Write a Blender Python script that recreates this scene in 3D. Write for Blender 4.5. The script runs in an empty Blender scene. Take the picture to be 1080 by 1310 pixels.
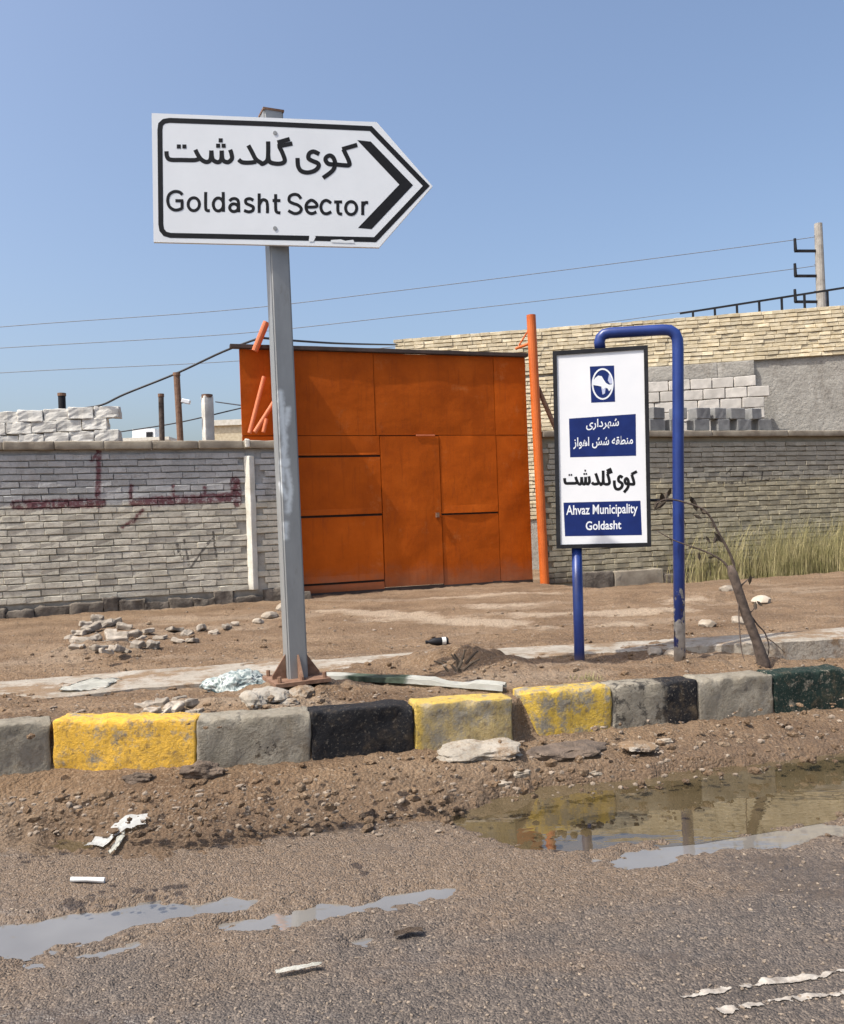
import bpy, bmesh, math, random
from mathutils import Vector, Matrix, noise
random.seed(7)
S = bpy.context.scene
COL = S.collection
V = Vector
# ---------------------------------------------------------------- camera
F, CX, CY, CAMH = 1100.0, 540.0, 655.0, 1.05
ROLL, PITCH = math.radians(2.05), math.atan(5 / 1100)
f0 = V((0, math.cos(PITCH), math.sin(PITCH))); u0 = V((0, -math.sin(PITCH), math.cos(PITCH))); r0 = V((1, 0, 0))
CR = r0 * math.cos(ROLL) - u0 * math.sin(ROLL)
CU = r0 * math.sin(ROLL) + u0 * math.cos(ROLL)
CP = V((0, 0, CAMH))
cam = bpy.data.cameras.new('camera'); cam.sensor_fit = 'HORIZONTAL'; cam.sensor_width = 36
cam.lens = 36 * F / 1080; cam.clip_start = 0.05; cam.clip_end = 12000
camo = bpy.data.objects.new('camera', cam); COL.objects.link(camo)
camo.matrix_world = Matrix(((CR.x, CU.x, -f0.x, CP.x), (CR.y, CU.y, -f0.y, CP.y), (CR.z, CU.z, -f0.z, CP.z), (0, 0, 0, 1)))
S.camera = camo
# ---------------------------------------------------------------- light
SUN_EL = math.radians(57)
SUN_DIR = V((0.87, 0.49, 0)).normalized()            # the way the light travels over the ground
d = V((SUN_DIR.x * math.cos(SUN_EL), SUN_DIR.y * math.cos(SUN_EL), -math.sin(SUN_EL)))
sl = bpy.data.lights.new('sun', 'SUN'); sl.energy = 3.4; sl.angle = math.radians(0.53); sl.color = (1, 0.955, 0.88)
so = bpy.data.objects.new('sun', sl); COL.objects.link(so)
so.rotation_euler = d.to_track_quat('-Z', 'Y').to_euler(); so.location = (-20, -12, 30)
w = bpy.data.worlds.new('World'); S.world = w; w.use_nodes = True
wn = w.node_tree; bg = wn.nodes['Background']
sky = wn.nodes.new('ShaderNodeTexSky'); sky.sky_type = 'NISHITA'; sky.sun_disc = False
sky.sun_elevation = SUN_EL; sky.sun_rotation = math.atan2(-SUN_DIR.x, -SUN_DIR.y)
sky.air_density = 1.0; sky.dust_density = 4.5; sky.ozone_density = 2.2; sky.altitude = 20
wn.links.new(sky.outputs[0], bg.inputs[0]); bg.inputs[1].default_value = 0.15
S.view_settings.view_transform = 'Standard'; S.view_settings.look = 'None'
S.view_settings.exposure = 0.52; S.view_settings.gamma = 1.0; S.view_settings.use_curve_mapping = False

# ---------------------------------------------------------------- pixels to places
def ray(x, y): return f0 + CR * ((x - CX) / F) + CU * ((CY - y) / F)
def gp(x, y, z=0.0):
    r = ray(x, y); return CP + r * ((z - CP.z) / r.z)
def dp(x, y, Y):
    r = ray(x, y); return CP + r * (Y / r.y)
def pl(x, y, o, n):
    r = ray(x, y); return CP + r * ((o - CP).dot(n) / r.dot(n))
WA = math.radians(19.3)
WF = Matrix.Translation((-3.35, 10.84, 0)) @ Matrix.Rotation(WA, 4, 'Z')
WD = V((math.cos(WA), math.sin(WA), 0)); WN = V((math.sin(WA), -math.cos(WA), 0)); W0 = V((-3.35, 10.84, 0))
def wl(x, y, ly=0.0):
    p = pl(x, y, W0 - WN * ly, WN) - W0
    return V((p.dot(WD), -p.dot(WN), p.z))

# ---------------------------------------------------------------- objects
MX = {}
def tag(o, label=None, cat=None, group=None, kind=None):
    if label: o['label'] = label
    if cat: o['category'] = cat
    if group: o['group'] = group
    if kind: o['kind'] = kind
    return o
def thing(name, label=None, cat=None, M=None, group=None, kind=None):
    o = bpy.data.objects.new(name, None); COL.objects.link(o); o.empty_display_size = 0.1
    M = Matrix.Identity(4) if M is None else (Matrix.Translation(M) if isinstance(M, Vector) else M)
    o.matrix_world = M; MX[o] = M
    return tag(o, label, cat, group, kind)
def link(name, me, parent=None, loc=None, rot=None):
    o = bpy.data.objects.new(name, me); COL.objects.link(o)
    if parent is not None: o.parent = parent
    if loc is not None: o.location = loc
    if rot is not None: o.rotation_euler = rot
    return o
def obj(name, bm, m, parent=None, local=False, smooth=False, origin=None):
    """bm holds world coordinates unless local; the result is stored relative to its parent."""
    base = MX[parent] if parent is not None else (Matrix.Translation(origin) if origin is not None else Matrix.Identity(4))
    if not local: bmesh.ops.transform(bm, matrix=base.inverted(), verts=bm.verts)
    bmesh.ops.recalc_face_normals(bm, faces=bm.faces)
    me = bpy.data.meshes.new(name); bm.to_mesh(me); bm.free()
    if smooth:
        for p in me.polygons: p.use_smooth = True
    me.materials.append(m)
    o = link(name, me, parent)
    if parent is None: o.matrix_world = base
    MX[o] = base
    return o
def flat(name, verts, faces, m, parent=None, smooth=False, M=None):
    me = bpy.data.meshes.new(name); me.from_pydata(verts, [], faces); me.update()
    if smooth:
        for p in me.polygons: p.use_smooth = True
    me.materials.append(m); o = link(name, me, parent); return o
def box(bm, x0, x1, y0, y1, z0, z1, M=None):
    vs = [bm.verts.new(M @ V(c) if M else V(c)) for c in ((x0,y0,z0),(x1,y0,z0),(x1,y1,z0),(x0,y1,z0),(x0,y0,z1),(x1,y0,z1),(x1,y1,z1),(x0,y1,z1))]
    for f in ((0,3,2,1),(4,5,6,7),(0,1,5,4),(1,2,6,5),(2,3,7,6),(3,0,4,7)): bm.faces.new([vs[i] for i in f])
    return vs
def rbox(bm, size, r, n, amp=0.0, freq=8.0, seed=0, M=None):
    """worn block: rounded edges, uneven faces; centred on its middle"""
    hx, hy, hz = size[0]/2, size[1]/2, size[2]/2; h = V((hx, hy, hz)); cache = {}
    def vert(p):
        k = (round(p.x,5), round(p.y,5), round(p.z,5))
        if k in cache: return cache[k]
        c = V([max(-(h[i]-r), min(h[i]-r, p[i])) for i in range(3)]); dd = p - c
        q = c + dd.normalized()*r if dd.length > 1e-9 else p.copy()
        nn = dd.normalized() if dd.length > 1e-9 else p.normalized()
        if amp:
            s = V((seed*3.1, seed*1.7, seed*7.3))
            q += nn*amp*(noise.noise(q*freq+s) + 0.5*noise.noise(q*freq*2.7+s))
        cache[k] = bm.verts.new(M @ q if M else q); return cache[k]
    for ax in range(3):
        a, b = (ax+1) % 3, (ax+2) % 3
        def ticks(t):
            e = [-h[t], -h[t]+r*0.45, -h[t]+r]; m = max(1, n[t]); mid = [-h[t]+r+(2*h[t]-2*r)*i/m for i in range(1, m)]
            return e + mid + [h[t]-r, h[t]-r*0.45, h[t]]
        ta, tb = ticks(a), ticks(b)
        for sg in (-1, 1):
            for i in range(len(ta)-1):
                for j in range(len(tb)-1):
                    ps = []
                    for (p_, q_) in ((i,j),(i+1,j),(i+1,j+1),(i,j+1)):
                        v = V((0,0,0)); v[ax] = sg*h[ax]; v[a] = ta[p_]; v[b] = tb[q_]; ps.append(vert(v))
                    if len(set(ps)) == 4:
                        try: bm.faces.new(ps)
                        except ValueError: pass
def tube(bm, pts, rad, seg=10, cap=True):
    pts = [V(p) for p in pts]; n = len(pts); rad = rad if isinstance(rad, (list, tuple)) else [rad]*n; rings = []; side = None
    for i in range(n):
        t = (pts[min(i+1,n-1)] - pts[max(i-1,0)]).normalized()
        if side is None:
            side = t.cross(V((0,0,1)))
            if side.length < 0.1: side = t.cross(V((0,1,0)))
        side = (side - t*side.dot(t)).normalized(); up = side.cross(t)
        rings.append([bm.verts.new(pts[i] + (side*math.cos(2*math.pi*k/seg) + up*math.sin(2*math.pi*k/seg))*rad[i]) for k in range(seg)])
    for i in range(n-1):
        for k in range(seg): bm.faces.new((rings[i][k], rings[i][(k+1)%seg], rings[i+1][(k+1)%seg], rings[i+1][k]))
    if cap: bm.faces.new(rings[0][::-1]); bm.faces.new(rings[-1])
def bar(bm, a, b, w, h=None):
    a, b = V(a), V(b); t = (b-a).normalized(); h = h or w
    s = t.cross(V((0,0,1))); s = s.normalized() if s.length > 0.05 else V((1,0,0)); s = (s - t*s.dot(t)).normalized(); u = s.cross(t)
    M = Matrix(((s.x,u.x,t.x,a.x),(s.y,u.y,t.y,a.y),(s.z,u.z,t.z,a.z),(0,0,0,1)))
    box(bm, -w/2, w/2, -h/2, h/2, 0, (b-a).length, M)
def catmull(p, n=5, closed=False):
    p = [V(q) for q in p]; out = []; N = len(p)
    for i in range(N if closed else N-1):
        g = (lambda k: p[k % N]) if closed else (lambda k: p[max(0, min(N-1, k))])
        a, b, c, e = g(i-1), g(i), g(i+1), g(i+2)
        for j in range(n):
            t = j/n; out.append(0.5*((2*b) + (c-a)*t + (2*a-5*b+4*c-e)*t*t + (3*b-a-3*c+e)*t*t*t))
    if not closed: out.append(p[-1])
    return out
def stone(bm, c, r, flatz=0.6, sub=1, seed=0, stretch=(1,1), amp=0.35, turn=None):
    m = Matrix.Translation(c) @ (Matrix.Rotation(random.random()*6.28, 4, 'Z') @ Matrix.Rotation(random.uniform(-.3,.3), 4, 'X') if turn is None else Matrix.Rotation(turn, 4, 'Z'))
    res = bmesh.ops.create_icosphere(bm, subdivisions=sub, radius=1)['verts']
    for v in res:
        k = 1 + amp*noise.noise(v.co*1.3 + V((seed*5.3, seed*2.1, seed))) + amp*.5*noise.noise(v.co*3 + V((seed, seed*3.7, 1)))
        v.co = m @ V((v.co.x*k*r*stretch[0], v.co.y*k*r*stretch[1], v.co.z*k*r*flatz))
NS = lambda p, s=0: noise.noise(V(p) + V((s*11.3, s*5.1, s*3.7)))
def smooth(a, b, x):
    t = max(0.0, min(1.0, (x-a)/(b-a))); return t*t*(3-2*t)

# ---------------------------------------------------------------- materials
class NT:
    def __init__(s, name):
        s.m = bpy.data.materials.new(name); s.m.use_nodes = True; s.t = s.m.node_tree; s.p = s.t.nodes['Principled BSDF']
        s._pos = None
    def n(s, ty, **k):
        o = s.t.nodes.new(ty)
        for a, b in k.items(): setattr(o, a, b)
        return o
    def l(s, a, b):
        if isinstance(a, bpy.types.NodeSocket): s.t.links.new(a, b)
        elif isinstance(a, (tuple, list)) and len(a) == 3 and b.type == 'RGBA': b.default_value = (*a, 1)
        else: b.default_value = a
    @property
    def pos(s):
        if s._pos is None: s._pos = s.n('ShaderNodeNewGeometry').outputs['Position']
        return s._pos
    def objc(s): return s.n('ShaderNodeTexCoord').outputs['Object']
    def noise(s, scale, detail=4, rough=0.55, vec=None, dist=0.0, out='Fac'):
        o = s.n('ShaderNodeTexNoise'); s.l(vec if vec is not None else s.pos, o.inputs['Vector'])
        o.inputs['Scale'].default_value = scale; o.inputs['Detail'].default_value = detail; o.inputs['Roughness'].default_value = rough; o.inputs['Distortion'].default_value = dist
        return o.outputs[out]
    def voro(s, scale, vec=None, out='Distance', feature='F1'):
        o = s.n('ShaderNodeTexVoronoi', feature=feature); s.l(vec if vec is not None else s.pos, o.inputs['Vector']); o.inputs['Scale'].default_value = scale
        return o.outputs[out]
    def vscale(s, sc, vec=None):
        o = s.n('ShaderNodeVectorMath', operation='MULTIPLY'); s.l(vec if vec is not None else s.pos, o.inputs[0]); o.inputs[1].default_value = sc; return o.outputs[0]
    def math(s, op, a, b=0.0, c=None, clamp=False):
        o = s.n('ShaderNodeMath', operation=op, use_clamp=clamp); s.l(a, o.inputs[0]); s.l(b, o.inputs[1])
        if c is not None: s.l(c, o.inputs[2])
        return o.outputs[0]
    def step(s, x, a, b):
        o = s.n('ShaderNodeMapRange', interpolation_type='SMOOTHSTEP'); s.l(x, o.inputs[0]); s.l(a, o.inputs[1]); s.l(b, o.inputs[2]); return o.outputs[0]
    def ramp(s, x, stops):
        o = s.n('ShaderNodeValToRGB'); s.l(x, o.inputs[0]); e = o.color_ramp.elements
        while len(e) < len(stops): e.new(0.5)
        for q, (p_, c) in zip(e, stops): q.position = p_; q.color = (*c, 1) if len(c) == 3 else c
        return o.outputs[0]
    def mix(s, f, a, b, mode='MIX'):
        o = s.n('ShaderNodeMix', data_type='RGBA', blend_type=mode); s.l(f, o.inputs[0]); s.l(a, o.inputs[6]); s.l(b, o.inputs[7]); return o.outputs[2]
    def xyz(s, vec=None):
        o = s.n('ShaderNodeSeparateXYZ'); s.l(vec if vec is not None else s.pos, o.inputs[0]); return o.outputs
    def comb(s, x, y, z=0.0):
        o = s.n('ShaderNodeCombineXYZ'); s.l(x, o.inputs[0]); s.l(y, o.inputs[1]); s.l(z, o.inputs[2]); return o.outputs[0]
    def bump(s, h, strength=0.5, dist=0.01, nrm=None):
        o = s.n('ShaderNodeBump'); s.l(h, o.inputs['Height']); s.l(strength, o.inputs['Strength']); o.inputs['Distance'].default_value = dist
        if nrm is not None: s.l(nrm, o.inputs['Normal'])
        return o.outputs[0]
    def rnd(s): return s.n('ShaderNodeObjectInfo').outputs['Random']
    def strokes(s, p2, segs):
        """distance to a set of painted strokes ((ax,ay,bx,by,radius)...), in the two coordinates of p2, radius taken off"""
        best = None
        for (ax, ay, bx, by, r) in segs:
            L = max(1e-6, (bx-ax)**2 + (by-ay)**2)
            pa = s.n('ShaderNodeVectorMath', operation='SUBTRACT'); s.l(p2, pa.inputs[0]); pa.inputs[1].default_value = (ax, ay, 0)
            dt = s.n('ShaderNodeVectorMath', operation='DOT_PRODUCT'); s.l(pa.outputs[0], dt.inputs[0]); dt.inputs[1].default_value = ((bx-ax)/L, (by-ay)/L, 0)
            h = s.math('MULTIPLY', dt.outputs['Value'], 1.0, clamp=True)
            sc = s.n('ShaderNodeVectorMath', operation='SCALE'); sc.inputs[0].default_value = (bx-ax, by-ay, 0); s.l(h, sc.inputs['Scale'])
            df = s.n('ShaderNodeVectorMath', operation='DISTANCE'); s.l(pa.outputs[0], df.inputs[0]); s.l(sc.outputs[0], df.inputs[1])
            e = s.math('SUBTRACT', df.outputs['Value'], r)
            best = e if best is None else s.math('MINIMUM', best, e)
        return best
    def done(s, col, rough=0.8, nrm=None, metal=0.0, spec=None):
        s.l(col, s.p.inputs['Base Color']); s.l(rough, s.p.inputs['Roughness']); s.l(metal, s.p.inputs['Metallic'])
        if nrm is not None: s.l(nrm, s.p.inputs['Normal'])
        if spec is not None: s.p.inputs['Specular IOR Level'].default_value = spec
        return s.m
def simple(name, a, b, scale=6, rough=0.7, bump=0.3, bscale=40, bdist=0.004, metal=0.0, rvar=0.0, spec=None, objspace=False):
    t = NT(name); vec = t.objc() if objspace else None
    c = t.ramp(t.noise(scale, 5, 0.6, vec), [(0.32, a), (0.68, b)])
    if rvar:
        k = t.math('MULTIPLY_ADD', t.rnd(), rvar, 1-rvar/2); c = t.mix(1.0, c, t.comb(k, k, k), 'MULTIPLY')
    return t.done(c, rough, t.bump(t.noise(bscale, 4, 0.6, vec), bump, bdist) if bump else None, metal, spec)

def m_dirt():
    t = NT('dirt')
    st = t.vscale((1, 1.6, 1))
    c = t.ramp(t.noise(1.1, 6, 0.6, st), [(0.30, (.140,.084,.045)), (0.5, (.228,.146,.082)), (0.72, (.31,.215,.132))])
    c = t.mix(t.math('MULTIPLY', t.step(t.noise(9, 5, 0.65), 0.5, 0.75), 0.55), c, (.13,.086,.055))
    c = t.mix(t.math('MULTIPLY', t.step(t.noise(0.55, 4, 0.55, t.vscale((1, 2.6, 1))), 0.52, 0.68), 0.55), c, (.37,.285,.20))
    c = t.mix(t.math('MULTIPLY', t.step(t.noise(3.2, 6, 0.7), 0.54, 0.70), 0.6), c, (.105,.070,.042))
    c = t.mix(t.math('MULTIPLY', t.step(t.noise(70, 3, 0.6), 0.55, 0.72), 0.5), c, (.36,.29,.215))
    pp = t.comb(t.xyz()[0], t.xyz()[1])
    ps = []
    for (ax, ay, bx, by, rr) in ((570,764,690,759,.16),(420,782,520,786,.22),(500,790,640,797,.26),(690,786,860,781,.22),(700,803,800,799,.10),(620,775,680,772,.12),(300,806,340,803,.05),(860,772,900,770,.12)):
        a, b = gp(ax, ay), gp(bx, by); ps.append((a.x, a.y, b.x, b.y, rr))
    e = t.math('ADD', t.strokes(pp, ps), t.math('MULTIPLY_ADD', t.noise(1.8, 6, 0.7), 1.1, -0.55))
    c = t.mix(t.math('MULTIPLY', t.step(e, 0.10, -0.14), 0.8), c, (.47,.37,.265))
    for (sc, lo, hi, am, cl) in ((26, .52, .66, .50, (.095,.058,.034)), (48, .55, .68, .55, (.44,.34,.235)), (110, .55, .66, .35, (.085,.055,.034))):
        c = t.mix(t.math('MULTIPLY', t.step(t.noise(sc, 4, 0.65), lo, hi), am), c, cl)
    # damp mud by the gutter: everything low lies wet
    z = t.xyz()[2]; wet = t.step(t.math('ADD', z, t.math('MULTIPLY', t.noise(5, 4), 0.12)), -0.10, -0.30)
    c = t.mix(t.math('MULTIPLY', wet, 0.5), c, (.125,.083,.052))
    h = t.math('ADD', t.noise(28, 6, 0.7), t.math('MULTIPLY', t.voro(60), -0.35))
    return t.done(c, t.math('MULTIPLY_ADD', wet, -0.42, 0.95), t.bump(h, 1.0, 0.035), spec=0.35)
def m_road():
    t = NT('wet_gritty_asphalt')
    c = t.ramp(t.noise(3.0, 5, 0.6), [(0.3, (.085,.068,.055)), (0.7, (.125,.101,.082))])
    c = t.mix(t.math('MULTIPLY', t.step(t.noise(1.4, 5, 0.6, t.vscale((0.8, 1.8, 1))), 0.5, 0.66), 0.7), c, (.155,.108,.072))
    x_, y_, z_ = t.xyz(); mk = t.math('ADD', t.math('ADD', y_, t.math('MULTIPLY', x_, -0.25)), t.math('MULTIPLY_ADD', t.noise(2.0, 6, 0.7), 1.8, -0.9))
    c = t.mix(t.math('MULTIPLY', t.step(mk, 2.5, 3.4), 0.9), c, (.172,.118,.074))
    v = t.voro(130, out='Color'); g = t.xyz(v)[0]
    c = t.mix(t.math('MULTIPLY', t.step(g, 0.70, 0.9), 0.45), c, (.27,.215,.165))
    c = t.mix(t.math('MULTIPLY', t.step(g, 0.30, 0.06), 0.6), c, (.030,.026,.024))
    for (sc, lo, hi, am, cl) in ((34, .54, .68, .5, (.045,.036,.030)), (60, .58, .70, .5, (.26,.205,.155))):
        c = t.mix(t.math('MULTIPLY', t.step(t.noise(sc, 4, 0.65), lo, hi), am), c, cl)
    wet = t.step(t.noise(0.9, 7, 0.7, t.vscale((0.55, 1.9, 1))), 0.49, 0.60)
    c = t.mix(t.math('MULTIPLY', wet, 0.45), c, (.055,.047,.040))
    h = t.math('ADD', t.math('MULTIPLY', t.voro(130), -0.6), t.noise(45, 5, 0.65))
    rough = t.math('MULTIPLY_ADD', wet, -0.52, 0.82)
    return t.done(c, rough, t.bump(h, t.math('MULTIPLY_ADD', wet, -0.45, 0.95), 0.014), spec=0.55)
def m_water(nm, base, ior):
    t = NT(nm)
    c = t.ramp(t.noise(2.5, 3), [(0.35, base[0]), (0.65, base[1])])
    m = t.done(c, 0.02, t.bump(t.noise(9, 2, 0.5, t.vscale((0.6, 2.0, 1))), 0.05, 0.01)); t.p.inputs['IOR'].default_value = ior
    return m
def px_segs(fn, lst):
    out = []
    for (ax, ay, bx, by, r) in lst:
        a, b = fn(ax, ay), fn(bx, by); out.append((*a, *b, r))
    return out
def wall_brick(name, lowc, lowd, hic, hid, zsplit, graf=None, grafcol=(.115,.016,.028), scrib=None, scribcol=(.03,.025,.03), stain=0.4):
    t = NT(name)
    rel = t.n('ShaderNodeVectorMath', operation='SUBTRACT'); t.l(t.pos, rel.inputs[0]); rel.inputs[1].default_value = W0
    du = t.n('ShaderNodeVectorMath', operation='DOT_PRODUCT'); t.l(rel.outputs[0], du.inputs[0]); du.inputs[1].default_value = WD
    z = t.xyz()[2]; p2 = t.comb(du.outputs['Value'], z)
    a = t.ramp(t.noise(7, 5, 0.65), [(0.3, lowd), (0.62, lowc)]); b = t.ramp(t.noise(5, 5, 0.65), [(0.3, hid), (0.65, hic)])
    zz = t.math('ADD', z, t.math('MULTIPLY_ADD', t.noise(3, 3), 0.24, -0.12))
    c = t.mix(t.step(zz, zsplit-0.04, zsplit+0.04), a, b)
    k = t.math('MULTIPLY_ADD', t.rnd(), 0.30, 0.85); c = t.mix(1.0, c, t.comb(k, k, k), 'MULTIPLY')
    c = t.mix(t.math('MULTIPLY', t.step(t.noise(2.2, 6, 0.7, t.vscale((1.4, 1.4, 0.5))), 0.50, 0.72), stain), c, (.19,.165,.13))
    for (sc, lo, hi, am, cl) in ((24, .54, .68, .40, (.17,.15,.12)), (60, .56, .68, .30, (.70,.68,.61)), (55, .58, .70, .40, (.10,.085,.065))):
        c = t.mix(t.math('MULTIPLY', t.step(t.noise(sc, 4, 0.7), lo, hi), am), c, cl)
    c = t.mix(t.step(t.math('ADD', z, t.math('MULTIPLY', t.noise(6, 4), 0.25)), 0.36, 0.10), c, (.13,.105,.08))
    wob = t.math('MULTIPLY_ADD', t.noise(22, 4, 0.7), 0.07, -0.035)
    if graf:
        e = t.math('ADD', t.strokes(p2, graf), wob)
        f = t.math('MULTIPLY', t.step(e, 0.018, -0.012), t.step(t.noise(15, 6, 0.8), 0.33, 0.52))
        c = t.mix(t.math('MULTIPLY', f, 0.85), c, grafcol)
    if scrib:
        e = t.math('ADD', t.strokes(p2, scrib), t.math('MULTIPLY', wob, 0.5))
        f = t.math('MULTIPLY', t.step(e, 0.008, -0.006), t.step(t.noise(18, 4, 0.7), 0.36, 0.56))
        c = t.mix(t.math('MULTIPLY', f, 0.8), c, scribcol)
    return t.done(c, 0.92, t.bump(t.noise(38, 5, 0.7), 0.6, 0.008), spec=0.2)
fw = lambda x, y: (wl(x, y).x, wl(x, y).z)
G1 = px_segs(fw, [(126.5,577,125,648,.028),(126.8,578,117,589,.02),(20,646,129,643.5,.058),(172,643,200,641,.052),(200,641,300,636,.058),(301,616,304,642,.065),(222,622,222,636,.02),(262,624,262,636,.02),(168,621,167,643,.022),(182,653,173,664,.02),(173,665,157,674,.02)])
G2 = px_segs(fw, [(273,681,277,712,.014),(263,698,274,688,.016),(263,699,243,728,.014),(243,728,236,691,.014),(229,706,227,697,.018),(229,705,233,716,.008)])
G3 = px_segs(fw, [(920,618,950,618,.014),(950,618,952,604,.012),(952,618,975,615,.012),(975,615,977,603,.012),(980,614,992,612,.012),(930,606,936,600,.012)])
M = {}
M['dirt'] = m_dirt(); M['road'] = m_road(); M['water'] = m_water('muddy_water', ((.075,.056,.028), (.10,.075,.040)), 2.1); M['silt_sheen'] = m_water('silty_sheen_water', ((.16,.148,.13), (.20,.187,.165)), 2.0)  # small puddles: silty base, paled to stand in for reflected sky
M['brick_l'] = wall_brick('whitewashed_brick', (.64,.595,.485), (.47,.43,.34), (.45,.445,.43), (.34,.335,.32), 1.33, G1, scrib=G2)
M['brick_r'] = wall_brick('weathered_brick', (.46,.41,.285), (.32,.28,.185), (.36,.335,.27), (.26,.235,.185), 1.45, None, scrib=G3, stain=0.55)
M['mortar_l'] = wall_brick('grey_mortar', (.42,.395,.34), (.30,.28,.24), (.38,.375,.36), (.29,.285,.275), 1.33, G1)
M['mortar_r'] = simple('brown_mortar', (.22,.19,.135), (.30,.265,.19), 5, 0.95)
M['cream_brick'] = simple('cream_brick', (.56,.46,.29), (.74,.65,.47), 9, 0.92, 0.5, 40, 0.008, rvar=0.35)
M['cream_mortar'] = simple('sandy_mortar', (.33,.27,.175), (.44,.37,.25), 6, 0.95)
M['render'] = simple('grey_render', (.24,.22,.19), (.42,.395,.35), 2.2, 0.95, 0.5, 30, 0.01)
M['pale_block'] = simple('pale_block', (.46,.43,.38), (.62,.58,.52), 5, 0.95, 0.5, 45, 0.006, rvar=0.2)
M['white_block'] = simple('whitewashed_block', (.52,.49,.43), (.74,.71,.64), 6, 0.93, 0.5, 40, 0.008, rvar=0.15)
M['grey_block'] = simple('dark_block', (.16,.16,.155), (.25,.25,.24), 8, 0.95, 0.5, 60, 0.005, rvar=0.3)
M['coping'] = simple('coping_concrete', (.19,.155,.115), (.36,.315,.24), 4, 0.93, 0.5, 35, 0.008)
M['concrete'] = simple('concrete', (.26,.235,.20), (.42,.39,.345), 5, 0.93, 0.5, 40, 0.006)
def m_dusty():
    t = NT('dusty_concrete'); c = t.ramp(t.noise(4, 5, 0.65), [(.3, (.27,.235,.185)), (.7, (.42,.38,.32))])
    c = t.mix(t.step(t.noise(2.6, 7, 0.72), .47, .60), c, (.225,.155,.095))
    for (sc, lo, hi, am, cl) in ((30, .52, .66, .5, (.14,.10,.065)), (70, .56, .68, .4, (.5,.45,.38))): c = t.mix(t.math('MULTIPLY', t.step(t.noise(sc, 4, .7), lo, hi), am), c, cl)
    return t.done(c, .95, t.bump(t.noise(35, 5, .7), .8, .012), spec=.2)
M['dusty'] = m_dusty()
M['pilaster'] = simple('white_plaster', (.62,.585,.48), (.80,.77,.68), 8, 0.9, 0.4, 30, 0.008)
M['plinth'] = simple('crumbled_plinth', (.07,.057,.045), (.20,.17,.135), 6, 0.97, 0.8, 22, 0.02)
M['stone'] = simple('stone', (.26,.21,.155), (.44,.38,.30), 9, 0.93, 0.4, 50, 0.004, rvar=0.5)
M['gravel'] = simple('gravel', (.14,.105,.075), (.33,.265,.20), 37, 0.9, 0.0)
M['stonegrey'] = simple('grey_rubble', (.20,.165,.125), (.42,.365,.295), 11, 0.93, 0.5, 40, 0.006, rvar=0.5)
M['asphalt_lump'] = simple('asphalt_lump', (.075,.055,.04), (.17,.125,.09), 12, 0.95, 0.9, 35, 0.02)
def m_render():
    t = NT('grey_render'); c = t.ramp(t.noise(1.6, 7, 0.7), [(.3, (.25,.23,.20)), (.7, (.45,.425,.375))])
    c = t.mix(t.math('MULTIPLY', t.step(t.noise(3, 6, .75, t.vscale((1, 1, .4))), .52, .68), .6), c, (.17,.15,.125))
    c = t.mix(t.math('MULTIPLY', t.step(t.noise(22, 4, .7), .56, .68), .5), c, (.14,.125,.105))
    return t.done(c, .95, t.bump(t.noise(14, 6, .7), .9, .03), spec=.2)
M['render'] = m_render()
def m_gate():
    t = NT('orange_gate_paint')
    c = t.ramp(t.noise(2.2, 6, 0.65), [(0.3, (.36,.068,.004)), (0.55, (.45,.088,.005)), (0.75, (.52,.108,.008))])
    c = t.mix(t.math('MULTIPLY', t.step(t.noise(5, 6, 0.75, t.vscale((3, 3, 0.5))), 0.55, 0.75), 0.45), c, (.22,.045,.012))
    z = t.xyz()[2]; dirt = t.math('MULTIPLY', t.step(t.math('ADD', z, t.math('MULTIPLY_ADD', t.noise(4, 5, 0.7), 0.5, -0.25)), 0.42, 0.02), 0.6)
    c = t.mix(dirt, c, (.20,.115,.075))
    c = t.mix(t.math('MULTIPLY', t.step(t.noise(16, 5, 0.75), 0.64, 0.76), 0.6), c, (.11,.04,.02))
    c = t.mix(t.math('MULTIPLY', t.step(t.noise(4, 6, 0.75, t.vscale((5, 5, 0.35))), 0.52, 0.68), 0.4), c, (.27,.055,.006))
    c = t.mix(t.math('MULTIPLY', t.step(t.noise(2.4, 6, 0.75), 0.56, 0.70), 0.4), c, (.50,.17,.05))
    c = t.mix(t.math('MULTIPLY', t.step(t.noise(45, 4, 0.75), 0.62, 0.72), 0.5), c, (.12,.03,.008))
    k = t.math('MULTIPLY_ADD', t.rnd(), 0.24, 0.88); c = t.mix(1.0, c, t.comb(k, k, k), 'MULTIPLY')
    return t.done(c, t.math('MULTIPLY_ADD', t.noise(6, 4), 0.2, 0.52), t.bump(t.noise(3.5, 4, 0.5), 0.35, 0.03), spec=0.12)
M['gate'] = m_gate()
M['orange'] = simple('orange_post_paint', (.50,.10,.010), (.62,.14,.02), 4, 0.5, 0.2, 20, 0.006)
M['orange_pale'] = simple('pale_orange_paint', (.52,.13,.04), (.62,.18,.07), 6, 0.6, 0.2)  # paler orange than the posts, for braces and hinge strip
M['blackmetal'] = simple('black_metal', (.008,.008,.010), (.02,.02,.023), 10, 0.6, 0.15, spec=0.25)
M['rail'] = simple('dark_rail', (.03,.02,.016), (.07,.045,.035), 6, 0.7, 0.3)
M['rust'] = simple('rusty_steel', (.14,.07,.04), (.27,.16,.10), 20, 0.85, 0.6, 60, 0.004)
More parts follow.
